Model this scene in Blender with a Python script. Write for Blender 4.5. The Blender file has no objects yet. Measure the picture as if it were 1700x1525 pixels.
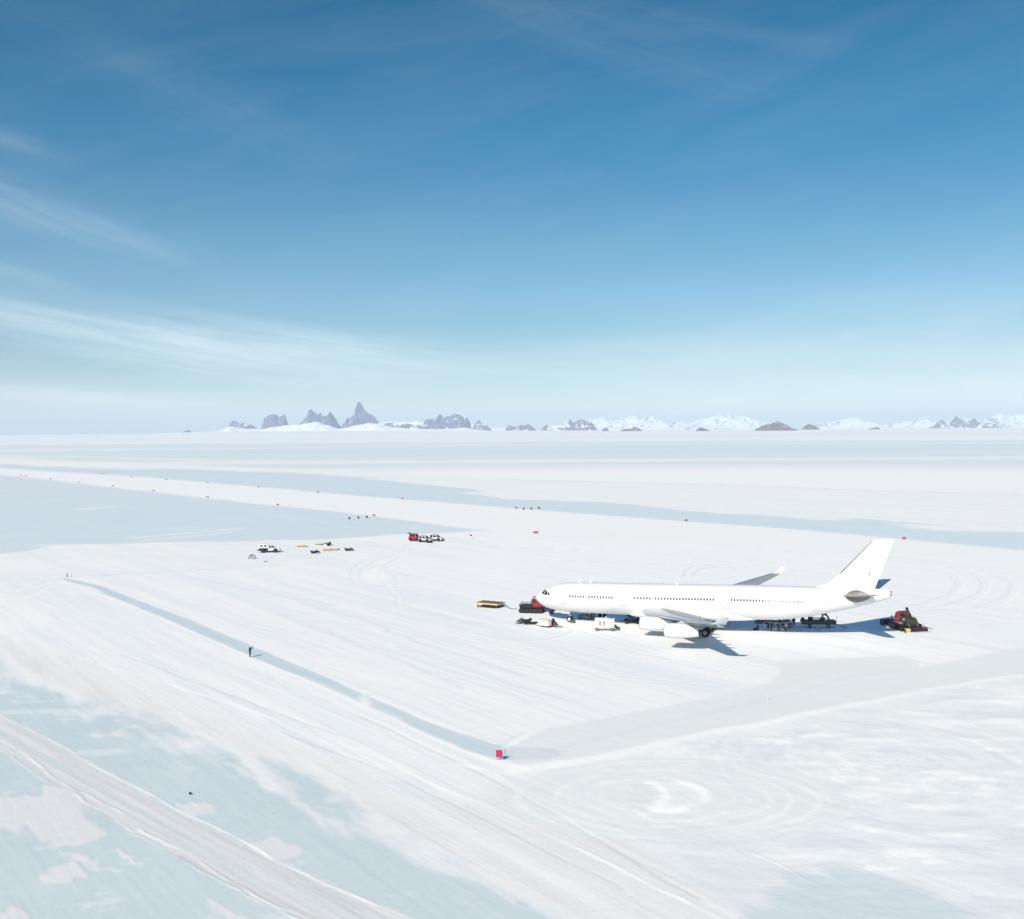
import bpy, bmesh, math, random
import numpy as np
from mathutils import Vector, Matrix

# ------------------------------------------------------------------ camera, sky, sun, exposure
SC = bpy.context.scene
COL = SC.collection
R = math.radians
F, CX, CY, HC, HOR, ROLL = 1730.0, 850.0, 762.5, 35.3, 718.2, 0.007   # focal length in photo pixels, centre, camera height, horizon row, roll
TH = math.atan((CY - HOR) / F)
cam_d = bpy.data.cameras.new('camera')
cam_d.sensor_width = 36.0
cam_d.lens = 36.0 * F / 1700.0
cam_d.clip_start = 0.5
cam_d.clip_end = 90000.0
cam = bpy.data.objects.new('camera', cam_d)
cam.location = (0, 0, HC)
cam.rotation_euler = (Matrix.Rotation(R(90) - TH, 3, 'X') @ Matrix.Rotation(-ROLL, 3, 'Z')).to_euler()
COL.objects.link(cam)
SC.camera = cam

KX, KY = 0.67, 1.36                                          # metres of shadow per metre of height, to the right and away
SUN_EL = math.atan(1 / math.hypot(KX, KY))
SUN_AZ = math.atan2(-KX, -KY)                                # compass-like angle of the sun from +Y towards +X
sun_d = bpy.data.lights.new('sun', 'SUN')
sun_d.energy = 5.0
sun_d.angle = R(0.5)
sun_d.color = (1.0, 0.885, 0.715)
sun = bpy.data.objects.new('sun', sun_d)
sun.rotation_euler = Vector((KX, KY, -1)).to_track_quat('-Z', 'Y').to_euler()
sun.location = (0, 0, 200)
COL.objects.link(sun)

SC.view_settings.view_transform = 'Standard'
SC.view_settings.look = 'None'
SC.view_settings.exposure = 0.16
SC.view_settings.gamma = 1.0
SC.view_settings.use_curve_mapping = False
SC.cycles.use_denoising = True
SC.cycles.max_bounces = 8
SC.cycles.diffuse_bounces = 3
SC.cycles.volume_bounces = 2


class NT:
    """small helper to write node trees"""
    def __init__(s, tree):
        s.t = tree; s.n = tree.nodes; s.l = tree.links
    def new(s, typ, **kw):
        nd = s.n.new(typ)
        for k, v in kw.items():
            setattr(nd, k, v)
        return nd
    def put(s, sock, v):
        if hasattr(v, 'is_output'):
            s.l.new(v, sock)
        else:
            sock.default_value = v
    def m(s, op, a, b=None, c=None, clamp=False):
        nd = s.new('ShaderNodeMath', operation=op, use_clamp=clamp)
        s.put(nd.inputs[0], a)
        if b is not None: s.put(nd.inputs[1], b)
        if c is not None: s.put(nd.inputs[2], c)
        return nd.outputs[0]
    def mix(s, f, a, b, blend='MIX'):
        nd = s.new('ShaderNodeMix', data_type='RGBA', blend_type=blend)
        s.put(nd.inputs[0], f)
        for i, v in ((6, a), (7, b)):
            s.put(nd.inputs[i], v if hasattr(v, 'is_output') else tuple(v) + ((1,) if len(v) == 3 else ()))
        return nd.outputs[2]
    def noise(s, vec, scale, detail=4, rough=0.55, dist=0.0):
        nd = s.new('ShaderNodeTexNoise')
        nd.inputs['Scale'].default_value = scale
        nd.inputs['Detail'].default_value = detail
        nd.inputs['Roughness'].default_value = rough
        nd.inputs['Distortion'].default_value = dist
        if vec is not None: s.l.new(vec, nd.inputs['Vector'])
        return nd.outputs['Fac']
    def comb(s, x, y, z=0.0):
        nd = s.new('ShaderNodeCombineXYZ')
        for i, v in enumerate((x, y, z)): s.put(nd.inputs[i], v)
        return nd.outputs[0]
    def ramp(s, f, pts):
        nd = s.new('ShaderNodeValToRGB')
        cr = nd.color_ramp
        while len(cr.elements) < len(pts): cr.elements.new(0.5)
        for e, (p, c) in zip(cr.elements, pts):
            e.position = p
            e.color = tuple(c) + ((1,) if len(c) == 3 else ())
        s.put(nd.inputs[0], f)
        return nd.outputs[0]


def lin(r, g, b):
    f = lambda c: c / 12.92 if c <= 0.04045 else ((c + 0.055) / 1.055) ** 2.4
    return (f(r / 255), f(g / 255), f(b / 255))


world = bpy.data.worlds.new('World')
SC.world = world
world.use_nodes = True
W = NT(world.node_tree)
W.n.clear()
wout = W.new('ShaderNodeOutputWorld')
bg = W.new('ShaderNodeBackground')
bg.inputs['Strength'].default_value = 0.115
W.l.new(bg.outputs[0], wout.inputs[0])
sky = W.new('ShaderNodeTexSky', sky_type='NISHITA')
sky.sun_disc = False
sky.sun_elevation = SUN_EL
sky.sun_rotation = SUN_AZ
sky.altitude = 1100
sky.air_density = 1.0
sky.dust_density = 0.6
sky.ozone_density = 2.0
tc = W.new('ShaderNodeTexCoord')
sx = W.new('ShaderNodeSeparateXYZ')
W.l.new(tc.outputs['Generated'], sx.inputs[0])
dx, dy, dz = sx.outputs
# thin air at polar altitude: the blue deepens quickly above the horizon haze
elev = W.m('DIVIDE', dz, W.m('SQRT', W.m('ADD', W.m('MULTIPLY', dx, dx), W.m('MULTIPLY', dy, dy))))
deep = W.ramp(elev, [(0.0, (0.62, 0.71, 0.72)), (0.028, (0.575, 0.69, 0.70)), (0.056, (0.44, 0.585, 0.615)), (0.0914, (0.385, 0.59, 0.63)), (0.126, (0.45, 0.655, 0.695)),
                     (0.176, (0.33, 0.635, 0.675)), (0.229, (0.20, 0.57, 0.665)), (0.276, (0.10, 0.545, 0.66)), (0.335, (0.036, 0.50, 0.625)),
                     (0.42, (0.0, 0.45, 0.58)), (0.60, (0.28, 0.68, 0.84)), (1.0, (0.55, 0.88, 1.02))])
skyc = W.mix(1.0, sky.outputs[0], deep, 'MULTIPLY')
# cirrus: azimuth tangent a and elevation tangent e give each wisp its place in the sky
az = W.m('DIVIDE', dx, W.m('MAXIMUM', dy, 0.02))
front = W.m('GREATER_THAN', dy, 0.05)
cl = None
for (px, py, ang, L, wd, st, fx, fy, seed) in (
        (95, 385, 15, 190, 30, .16, 3.0, 26, 1), (110, 546, 8, 360, 26, .30, 3.4, 52, 2), (330, 600, 8, 340, 30, .27, 3.4, 56, 3),
        (500, 574, 7, 290, 28, .38, 3.2, 48, 4), (120, 662, 2, 360, 16, .30, 3, 44, 5), (330, 182, 20, 250, 40, .045, 4, 34, 6),
        (990, 62, 19, 230, 40, .06, 4, 32, 7), (1240, 78, 14, 180, 18, .04, 4, 34, 8), (900, 590, 2, 420, 40, .14, 3, 26, 9),
        (1560, 655, -2, 640, 66, .44, 1.2, 6, 10), (10, 275, 12, 90, 16, .08, 4, 34, 11), (40, 475, 10, 90, 12, .10, 3, 30, 12), (1450, 555, -4, 460, 55, .17, 2.0, 12, 13), (800, 650, 0, 1300, 60, .22, 1.0, 5, 14)):
    c, s = math.cos(R(ang)), math.sin(R(ang))
    ca, ce = (px - CX) / F, (HOR - py) / F
    da = W.m('SUBTRACT', az, ca)
    de = W.m('SUBTRACT', ce, elev)                 # downwards, as the wisps sink to the right
    u = W.m('ADD', W.m('MULTIPLY', da, c), W.m('MULTIPLY', de, s))
    v = W.m('SUBTRACT', W.m('MULTIPLY', de, c), W.m('MULTIPLY', da, s))
    nz = W.noise(W.comb(W.m('MULTIPLY_ADD', u, fx, seed * 7.3), W.m('MULTIPLY', v, fy), seed * 3.1), 1.6, 9, 0.66, 0.5)
    g = W.m('ADD', W.m('POWER', W.m('MULTIPLY', u, F / L), 2.0), W.m('POWER', W.m('ABSOLUTE', W.m('MULTIPLY', v, F / wd)), 2.0))
    g = W.m('EXPONENT', W.m('MULTIPLY', g, -1.0))
    d = W.m('MULTIPLY', W.m('MULTIPLY', g, W.m('SMOOTH_MAX', W.m('MULTIPLY_ADD', nz, 2.4, -0.62), 0.0, 0.25)), st * 1.25)
    cl = d if cl is None else W.m('ADD', cl, d)
# a very thin veil of ice cloud over everything
veil = W.noise(W.comb(W.m('MULTIPLY_ADD', az, 2.2, W.m('MULTIPLY', elev, 3.0)), W.m('MULTIPLY_ADD', elev, 16.0, W.m('MULTIPLY', az, -4.5)), 4.0), 1.3, 6, 0.6, 0.6)
veil = W.m('MULTIPLY', W.m('MULTIPLY_ADD', veil, 2.0, -0.80, clamp=True), 0.05)
cl = W.m('MULTIPLY', W.m('ADD', cl, veil), front, clamp=True)
skyc = W.mix(cl, skyc, (8.2, 8.75, 9.0))
W.l.new(skyc, bg.inputs['Color'])


# ------------------------------------------------------------------ photo pixel -> point of the place
def ray(u, v):
    xc, yc = (u - CX) / F, (CY - v) / F
    x, up = xc * math.cos(ROLL) + yc * math.sin(ROLL), yc * math.cos(ROLL) - xc * math.sin(ROLL)
    return Vector((x, math.cos(TH) + up * math.sin(TH), -math.sin(TH) + up * math.cos(TH)))

def G(u, v, z=0.0):
    d = ray(u, v)
    t = (HC - z) / -d.z
    return Vector((d.x * t, d.y * t, z))

def hd(p, q):
    a, b = G(*p), G(*q)
    return math.atan2(b.y - a.y, b.x - a.x)


# ------------------------------------------------------------------ object helpers
def tag(o, label=None, cat=None, group=None, kind=None):
    if label: o['label'] = label
    if cat: o['category'] = cat
    if group: o['group'] = group
    if kind: o['kind'] = kind
    return o

def thing(name, label, cat, loc=(0, 0, 0), rz=0.0, group=None):
    o = bpy.data.objects.new(name, None)
    o.empty_display_size = 0.3
    o.location = loc
    o.rotation_euler = (0, 0, rz)
    COL.objects.link(o)
    return tag(o, label, cat, group)

def dup(root, loc, rz, label=None, group=None):
    def cp(o, parent):
        c = o.copy()
        COL.objects.link(c)
        c.parent = parent
        for ch in list(o.children): cp(ch, c)
        return c
    c = cp(root, None)
    c.location = loc
    c.rotation_euler = (0, 0, rz)
    if label: c['label'] = label
    if group: c['group'] = group
    return c

class MB:
    def __init__(s):
        s.v = []; s.f = []; s.mi = []
    def add(s, vs, fs, m=0):
        b = len(s.v)
        s.v += [tuple(p) for p in vs]
        for f in fs:
            s.f.append([b + i for i in f]); s.mi.append(m)
        return s
    def box(s, c, d, m=0, rot=None, taper=1.0, tx=None):
        hx, hy, hz = d[0] / 2, d[1] / 2, d[2] / 2
        tx = taper if tx is None else tx
        vs = [Vector((x * hx * (tx if z > 0 else 1), y * hy * (taper if z > 0 else 1), z * hz)) for z in (-1, 1) for y in (-1, 1) for x in (-1, 1)]
        if rot is not None: vs = [rot @ p for p in vs]
        vs = [p + Vector(c) for p in vs]
        return s.add(vs, [(0, 2, 3, 1), (4, 5, 7, 6), (0, 1, 5, 4), (2, 6, 7, 3), (0, 4, 6, 2), (1, 3, 7, 5)], m)
    def tube(s, pts, r, n=8, m=0, cap=True):
        pts = [Vector(p) for p in pts]
        rs = r if isinstance(r, (list, tuple)) else [r] * len(pts)
        vs = []
        for i, p in enumerate(pts):
            t = (pts[min(i + 1, len(pts) - 1)] - pts[max(i - 1, 0)]).normalized()
            a = t.orthogonal().normalized() if abs(t.z) > 0.9 else t.cross(Vector((0, 0, 1))).normalized()
            b = t.cross(a).normalized()
            for k in range(n):
                w = 2 * math.pi * k / n
                vs.append(p + a * (math.cos(w) * rs[i]) + b * (math.sin(w) * rs[i]))
        fs = []
        for i in range(len(pts) - 1):
            for k in range(n):
                k2 = (k + 1) % n
                fs.append((i * n + k, i * n + k2, (i + 1) * n + k2, (i + 1) * n + k))
        if cap:
            fs.append(tuple(range(n))[::-1]); fs.append(tuple((len(pts) - 1) * n + k for k in range(n)))
        return s.add(vs, fs, m)
    def lathe(s, prof, o=(0, 0, 0), axis='x', n=24, m=0, cap=False):
        vs = []
        for a, r in prof:
            for k in range(n):
                w = 2 * math.pi * k / n
                c, q = math.cos(w) * r, math.sin(w) * r
                p = {'x': (a, c, q), 'y': (q, a, c), 'z': (c, q, a)}[axis]
                vs.append((p[0] + o[0], p[1] + o[1], p[2] + o[2]))
        fs = []
        for i in range(len(prof) - 1):
            for k in range(n):
                k2 = (k + 1) % n
                fs.append((i * n + k, i * n + k2, (i + 1) * n + k2, (i + 1) * n + k))
        if cap:
            fs.append(tuple(range(n))[::-1]); fs.append(tuple((len(prof) - 1) * n + k for k in range(n)))
        return s.add(vs, fs, m)
    def prism(s, poly, a, b, axis='y', m=0):
        """poly: 2-D outline (x, z) swept along y (or (x, y) along z, (y, z) along x)"""
        k = len(poly)
        f = {'y': lambda p, t: (p[0], t, p[1]), 'z': lambda p, t: (p[0], p[1], t), 'x': lambda p, t: (t, p[0], p[1])}[axis]
        vs = [f(p, a) for p in poly] + [f(p, b) for p in poly]
        fs = [tuple(range(k))[::-1], tuple(range(k, 2 * k))] + [(i, (i + 1) % k, k + (i + 1) % k, k + i) for i in range(k)]
        return s.add(vs, fs, m)
    def loft(s, secs, closed=True, cap=True, m=0, mf=None):
        n = len(secs[0])
        vs = [p for q in secs for p in q]
        b = len(s.v)
        s.v += [tuple(p) for p in vs]
        for i in range(len(secs) - 1):
            for k in range(n if closed else n - 1):
                k2 = (k + 1) % n
                s.f.append([b + i * n + k, b + i * n + k2, b + (i + 1) * n + k2, b + (i + 1) * n + k])
                s.mi.append(mf(i, k) if mf else m)
        if cap and closed:
            s.f.append([b + k for k in range(n)][::-1]); s.mi.append(m)
            s.f.append([b + (len(secs) - 1) * n + k for k in range(n)]); s.mi.append(m)
        return s
    def build(s, name, mats, parent=None, smooth=35, bevel=0.0, loc=None, rot=None):
        me = bpy.data.meshes.new(name)
        me.from_pydata(s.v, [], s.f)
        if not isinstance(mats, (list, tuple)): mats = [mats]
        for mt in mats: me.materials.append(mt)
        me.polygons.foreach_set('material_index', s.mi)
        bm = bmesh.new(); bm.from_mesh(me)
        bmesh.ops.recalc_face_normals(bm, faces=bm.faces)
        if bevel:
            es = [e for e in bm.edges if len(e.link_faces) == 2 and e.calc_face_angle(0) > R(40)]
            bmesh.ops.bevel(bm, geom=es, offset=bevel, segments=2, affect='EDGES', profile=0.5, clamp_overlap=True)
        bm.to_mesh(me); bm.free()
        if smooth:
            me.shade_smooth()
            me.set_sharp_from_angle(angle=R(smooth))
        me.update()
        o = bpy.data.objects.new(name, me)
        COL.objects.link(o)
        if parent is not None: o.parent = parent
        if loc is not None: o.location = loc
        if rot is not None: o.rotation_euler = rot
        return o

_M = {}
def mat(name, rgb, rough=0.5, metal=0.0, var=0.08, scale=3.0, bump=0.0, coat=0.0, dirt=None):
    if name in _M: return _M[name]
    m = bpy.data.materials.new(name)
    m.use_nodes = True
    T = NT(m.node_tree)
    b = T.n['Principled BSDF']
    tcn = T.new('ShaderNodeTexCoord')
    nz = T.noise(tcn.outputs['Object'], scale, 5, 0.6)
    lo = tuple(max(0.0, c * (1 - var)) for c in rgb)
    hi = tuple(min(1.0, c * (1 + var)) for c in rgb)
    c = T.mix(T.m('MULTIPLY_ADD', nz, 2.2, -0.6, clamp=True), lo, hi)
    if dirt:
        n2 = T.noise(tcn.outputs['Object'], scale * 0.45, 6, 0.65, 0.4)
        c = T.mix(T.m('MULTIPLY', T.m('MULTIPLY_ADD', n2, 5.0, -2.9, clamp=True), dirt[1]), c, dirt[0])
    T.l.new(c, b.inputs['Base Color'])
    b.inputs['Metallic'].default_value = metal
    T.l.new(T.m('MULTIPLY_ADD', nz, 0.18, rough - 0.09, clamp=True), b.inputs['Roughness'])
    if coat:
        b.inputs['Coat Weight'].default_value = coat
        b.inputs['Coat Roughness'].default_value = 0.15
    if bump:
        bp = T.new('ShaderNodeBump')
        bp.inputs['Strength'].default_value = bump
        bp.inputs['Distance'].default_value = 0.02
        T.l.new(T.noise(tcn.outputs['Object'], scale * 6, 4, 0.6), bp.inputs['Height'])
        T.l.new(bp.outputs[0], b.inputs['Normal'])
    _M[name] = m
    return m

def add_seams(m, pitch, depth, width):
    T = NT(m.node_tree); b = T.n['Principled BSDF']
    tcn = T.new('ShaderNodeTexCoord'); sp = T.new('ShaderNodeSeparateXYZ'); T.l.new(tcn.outputs['Object'], sp.inputs[0])
    f = T.m('FRACT', T.m('DIVIDE', sp.outputs[0], pitch))
    l = T.m('LESS_THAN', f, width / pitch)
    old = b.inputs['Base Color'].links[0].from_socket
    T.l.new(T.mix(T.m('MULTIPLY', l, depth), old, (0.25, 0.25, 0.26)), b.inputs['Base Color'])

SNOWDUST = (0.72, 0.75, 0.8)
M_WHITE = mat('airliner_white_paint', (0.655, 0.675, 0.70), 0.34, 0, 0.025, 0.35, coat=0.25, dirt=((0.70, 0.70, 0.69), 0.25))
add_seams(M_WHITE, 5.3, 0.35, 0.05)
M_WINGGREY = mat('wing_grey_paint', (0.27, 0.30, 0.33), 0.42, 0, 0.07, 0.5, dirt=((0.30, 0.31, 0.33), 0.4))
M_WINGLET = mat('winglet_pale_grey', (0.47, 0.51, 0.52), 0.4, 0, 0.05, 0.8)
M_PYLON = mat('pylon_warm_grey', (0.36, 0.345, 0.315), 0.5, 0.2, 0.2, 1.2, dirt=((0.14, 0.13, 0.12), 0.6))
M_SLAT = mat('bare_slat_metal', (0.60, 0.62, 0.66), 0.30, 0.85, 0.06, 0.8)
M_METAL = mat('grey_metal', (0.42, 0.43, 0.45), 0.38, 0.7, 0.12, 2.0)
M_SCUFF = mat('scuff_plate_grey', (0.20, 0.19, 0.185), 0.45, 0.3, 0.22, 0.9, dirt=((0.16, 0.15, 0.15), 0.8))
M_LINE = mat('panel_line_grey', (0.40, 0.41, 0.42), 0.5)
M_DARKLINE = mat('fin_edge_grey', (0.14, 0.14, 0.16), 0.4, 0.3)
M_GLASS = mat('dark_glass', (0.012, 0.014, 0.018), 0.12, 0, 0.2, 1.0, coat=0.5)
M_PORT = mat('cabin_window_dark', (0.025, 0.027, 0.032), 0.45)
M_BLIND = mat('cabin_window_blind', (0.26, 0.27, 0.29), 0.45)
M_BLACK = mat('black_rubber', (0.009, 0.009, 0.010), 0.85, 0, 0.3, 5.0, 0.4)
M_DARK = mat('dark_steel', (0.022, 0.023, 0.027), 0.55, 0.1, 0.35, 2.5, 0.2, dirt=((0.10, 0.10, 0.11), 0.4))
M_NAVY = mat('dark_blue_grey_paint', (0.028, 0.034, 0.050), 0.5, 0.1, 0.35, 1.5, dirt=((0.12, 0.12, 0.13), 0.5))
M_RED = mat('red_paint', (0.33, 0.008, 0.025), 0.33, 0, 0.14, 1.5, coat=0.4, dirt=((0.30, 0.05, 0.06), 0.5))
M_REDBOARD = mat('red_marker_board', (0.34, 0.012, 0.05), 0.6, 0, 0.12, 3)
M_PINK = mat('magenta_sign_face', (0.37, 0.006, 0.085), 0.5, 0, 0.08, 2)
M_PINKEDGE = mat('magenta_sign_edge', (0.36, 0.008, 0.11), 0.5)
M_PINKTEXT = mat('pale_pink_lettering', (0.55, 0.05, 0.20), 0.5)
M_YELLOW = mat('yellow_paint', (0.55, 0.40, 0.11), 0.45, 0, 0.15, 2, dirt=((0.4, 0.3, 0.1), 0.5))
M_GREEN = mat('green_paint', (0.02, 0.12, 0.05), 0.45)
M_CAR = mat('white_car_paint', (0.78, 0.79, 0.80), 0.3, 0, 0.04, 1.5, coat=0.5, dirt=((0.5, 0.5, 0.5), 0.3))
M_GPU = mat('white_cart_paint', (0.80, 0.79, 0.76), 0.45, 0, 0.05, 1.5, dirt=((0.55, 0.54, 0.50), 0.4))
M_GRILLE = mat('grey_grille', (0.30, 0.29, 0.27), 0.6, 0.2, 0.25, 12)
M_SILVER = mat('silver_steel', (0.55, 0.56, 0.57), 0.35, 0.6, 0.1, 3)
M_SKI = mat('ski_plastic', (0.66, 0.76, 0.80), 0.4, 0, 0.1, 2)
M_STAKE = mat('pale_stake_wood', (0.62, 0.62, 0.60), 0.7, 0, 0.1, 6)
M_OLIVE = mat('olive_drab_machinery', (0.055, 0.052, 0.038), 0.55, 0.2, 0.4, 2.5, 0.2)

def wood(name, a, b):
    if name in _M: return _M[name]
    m = bpy.data.materials.new(name); m.use_nodes = True
    T = NT(m.node_tree); bs = T.n['Principled BSDF']
    tcn = T.new('ShaderNodeTexCoord'); mp = T.new('ShaderNodeMapping')
    mp.inputs['Scale'].default_value = (0.6, 9, 9)
    T.l.new(tcn.outputs['Object'], mp.inputs['Vector'])
    nz = T.noise(mp.outputs[0], 2.0, 6, 0.65, 0.3)
    T.l.new(T.mix(T.m('MULTIPLY_ADD', nz, 2.0, -0.5, clamp=True), a, b), bs.inputs['Base Color'])
    bs.inputs['Roughness'].default_value = 0.75
    _M[name] = m
    return m
M_WOOD = wood('new_timber', (0.52, 0.33, 0.14), (0.72, 0.52, 0.28))
M_PLY = wood('weathered_plywood', (0.13, 0.085, 0.06), (0.24, 0.165, 0.10))
M_PALEWOOD = wood('pale_timber', (0.62, 0.50, 0.32), (0.76, 0.66, 0.46))


# ------------------------------------------------------------------ ground: one sheet of ice and snow out to the horizon
def hash2(ix, iy, seed):
    h = (ix.astype(np.int64) * 374761393 + iy.astype(np.int64) * 668265263 + seed * 974634777) & 0xffffffff
    h = ((h ^ (h >> 13)) * 1274126177) & 0xffffffff
    return ((h ^ (h >> 16)) & 0xffff).astype(np.float32) / 65535.0

def vnoise(x, y, seed):
    ix, iy = np.floor(x), np.floor(y)
    fx, fy = (x - ix).astype(np.float32), (y - iy).astype(np.float32)
    fx = fx * fx * fx * (fx * (fx * 6 - 15) + 10); fy = fy * fy * fy * (fy * (fy * 6 - 15) + 10)
    a, b = hash2(ix, iy, seed), hash2(ix + 1, iy, seed)
    c, d = hash2(ix, iy + 1, seed), hash2(ix + 1, iy + 1, seed)
    return (a + (b - a) * fx) + ((c + (d - c) * fx) - (a + (b - a) * fx)) * fy

def fbm(x, y, sc, octv=4, seed=0, gain=0.55):
    """-1..1"""
    t, amp, tot = np.zeros(x.shape, np.float32), 1.0, 0.0
    for o in range(octv):
        t += amp * (vnoise(x / sc * 2 ** o + 17.3 * o, y / sc * 2 ** o - 9.1 * o, seed + o * 31) * 2 - 1)
        tot += amp; amp *= gain
    return t / tot

def sstep(a, b, x):
    t = np.clip((x - a) / (b - a), 0, 1)
    return t * t * (3 - 2 * t)

def PX(*pts):
    return np.array([[G(u, v).x, G(u, v).y] for u, v in pts])

def seg_d2(x, y, a, b):
    ex, ey = b[0] - a[0], b[1] - a[1]
    L = ex * ex + ey * ey + 1e-9
    t = np.clip(((x - a[0]) * ex + (y - a[1]) * ey) / L, 0, 1)
    return (x - a[0] - t * ex) ** 2 + (y - a[1] - t * ey) ** 2, t

def sdf(x, y, poly):
    """negative inside"""
    d = np.full(x.shape, 1e18); ins = np.zeros(x.shape, bool)
    n = len(poly)
    for i in range(n):
        a, b = poly[i], poly[(i + 1) % n]
        d = np.minimum(d, seg_d2(x, y, a, b)[0])
        if a[1] != b[1]:
            c = ((a[1] > y) != (b[1] > y)) & (x < (b[0] - a[0]) * (y - a[1]) / (b[1] - a[1]) + a[0])
            ins ^= c
    d = np.sqrt(d)
    return np.where(ins, -d, d)

# how high the far snowfield climbs: photo row of the snow line for each column
VB = [(-900, 725), (-300, 724), (0, 722), (250, 720), (330, 717), (420, 715.5), (850, 714.5), (1000, 714), (1250, 713), (1400, 712), (1700, 710), (2300, 706)]

def ground_rise(x, y):
    r = np.hypot(x, y)
    px = np.clip(CX + F * x / np.maximum(np.abs(y), 1.0), -900, 2600)
    vb = np.interp(px, [p[0] for p in VB], [p[1] for p in VB])
    z1 = HC + (HOR - (px - CX) * ROLL - vb) / F * 13000.0
    z1 = np.where(y > 0, z1, 20.0)
    t = sstep(3200.0, 13000.0, r)
    z = z1 * t
    far = r > 13000
    return np.where(far, HC + (z1 - HC) * (r / 13000.0) * 1.0 - (r - 13000) * 0.0005, z)

def make_ground():
    az = np.concatenate([np.linspace(-180, -34, 74)[:-1], np.arange(-34, 34.0001, 0.075), np.linspace(34, 180, 74)[1:]])
    az = az[:-1]                                                            # closed all round
    rows = [0.3, 4, 10, 18, 26, 34, 42, 50, 56, 60, 63]
    v = 1566.0
    while v > 736:
        rows.append(HC * F / (v - HOR)); v -= 1.35 if v > 900 else (1.0 if v > 780 else 0.7)
    r = rows[-1]
    while r < 26000:
        r *= 1.02; rows.append(r)
    rr = np.array(rows)
    na, nr = len(az), len(rr)
    A, RR = np.meshgrid(np.radians(az), rr)
    x = (RR * np.sin(A)).ravel(); y = (RR * np.cos(A)).ravel()
    d = RR.ravel()
    pix = np.maximum(d / F, d * d / (HC * F))                                # metres per photo pixel along the view

    # --- colours of the real surfaces
    SNOW = np.array(lin(238, 239, 241)); GREY = np.array(lin(227, 231, 233)); ICE = np.array(lin(221, 233, 239))
    ICE2 = np.array(lin(208, 220, 226)); WARM = np.array(lin(228, 228, 229)); HALF = np.array(lin(220, 228, 233))
    FARICE = np.array(lin(214, 224, 230)); FARSNOW = np.array(lin(233, 235, 237)); BRIGHT = np.array(lin(245, 246, 246))
    TRACK = np.array(lin(215, 218, 221)); PINKISH = np.array(lin(223, 223, 226)); STRIP = np.array(lin(207, 220, 227))
    col = np.tile(SNOW, (len(x), 1)).astype(np.float64)
    hgt = np.zeros(len(x)); ice = np.zeros(len(x))

    near = d < 5000
    ax, ay = G(165, 975).x, G(165, 975).y; bx, by = G(753, 1226).x, G(753, 1226).y
    L = math.hypot(bx - ax, by - ay); ux, uy = (bx - ax) / L, (by - ay) / L
    S = x * ux + y * uy; T = -x * uy + y * ux                                # along and across the groomed direction
    wob = np.clip(pix, 0.12, 40)
    wx = x + fbm(x, y, 9, 4, 5) * 1.3 + fbm(x, y, 60, 3, 6) * np.clip(d / 180, 0.4, 8)
    wy = y + fbm(x, y, 9, 4, 8) * 1.3 + fbm(x, y, 60, 3, 9) * np.clip(d / 180, 0.4, 8)

    def over(m, c, s=1.0):
        nonlocal col
        m = np.clip(m * s, 0, 1)[:, None]
        col = col * (1 - m) + c * m
    def area(poly, soft=1.0, warp=1.0, rag=0.0, rsc=3.0, seed=50):
        """mask of a polygon in the place; soft and rag are in metres at the point"""
        lo, hi = poly.min(0), poly.max(0)
        pad = 6 + 0.12 * np.hypot(*(hi - lo))
        k = np.where((x > lo[0] - pad) & (x < hi[0] + pad) & (y > lo[1] - pad) & (y < hi[1] + pad))[0]
        out = np.zeros(len(x))
        if len(k) == 0: return out
        qx = x[k] + (wx[k] - x[k]) * warp; qy = y[k] + (wy[k] - y[k]) * warp
        sd = sdf(qx, qy, poly)
        if rag: sd = sd + fbm(S[k] / 4, T[k], rsc, 5, seed) * rag
        sf = np.maximum(soft, 0.6 * pix[k])
        out[k] = 1 - sstep(-sf, sf, sd)
        return out
    def line(poly, w, soft=0.6, warp=0.4):
        """ridge mask along a polyline; w is half the width in metres (number or one per point)"""
        w = np.array([w] * len(poly) if np.isscalar(w) else w, float)
        lo, hi = poly.min(0) - 12 - w.max() * 2, poly.max(0) + 12 + w.max() * 2
        k = np.where((x > lo[0]) & (x < hi[0]) & (y > lo[1]) & (y < hi[1]))[0]
        out = np.zeros(len(x))
        if len(k) == 0: return out
        qx = x[k] + (wx[k] - x[k]) * warp; qy = y[k] + (wy[k] - y[k]) * warp
        best = np.full(len(k), 1e9)
        for i in range(len(poly) - 1):
            d2, t = seg_d2(qx, qy, poly[i], poly[i + 1])
            best = np.minimum(best, np.sqrt(d2) - (w[i] + (w[i + 1] - w[i]) * t))
        sf = np.maximum(soft, 0.5 * d[k] / F)
        out[k] = 1 - sstep(-sf, sf, best)
        return out

    def spline(pts, n=10):
        out = []
        q = [pts[0]] + list(pts) + [pts[-1]]
        for i in range(1, len(q) - 2):
            for k in range(n):
                t = k / n; a, b, c, e = (np.array(q[i + j], float) for j in (-1, 0, 1, 2))
                out.append(tuple(0.5 * (2 * b + (c - a) * t + (2 * a - 5 * b + 4 * c - e) * t * t + (3 * b - a - 3 * c + e) * t ** 3)))
        return out + [pts[-1]]
    # --- far snowfield
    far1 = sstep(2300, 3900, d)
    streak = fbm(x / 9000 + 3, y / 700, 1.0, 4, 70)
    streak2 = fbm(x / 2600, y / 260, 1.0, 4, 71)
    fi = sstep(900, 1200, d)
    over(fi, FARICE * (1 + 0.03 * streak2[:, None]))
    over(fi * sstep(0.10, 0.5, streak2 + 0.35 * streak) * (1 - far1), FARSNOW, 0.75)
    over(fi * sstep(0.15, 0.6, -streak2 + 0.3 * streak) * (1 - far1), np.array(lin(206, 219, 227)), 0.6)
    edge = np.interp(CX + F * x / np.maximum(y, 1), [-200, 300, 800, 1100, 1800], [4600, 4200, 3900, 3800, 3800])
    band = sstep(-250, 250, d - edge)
    over(band, FARSNOW)
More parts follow.
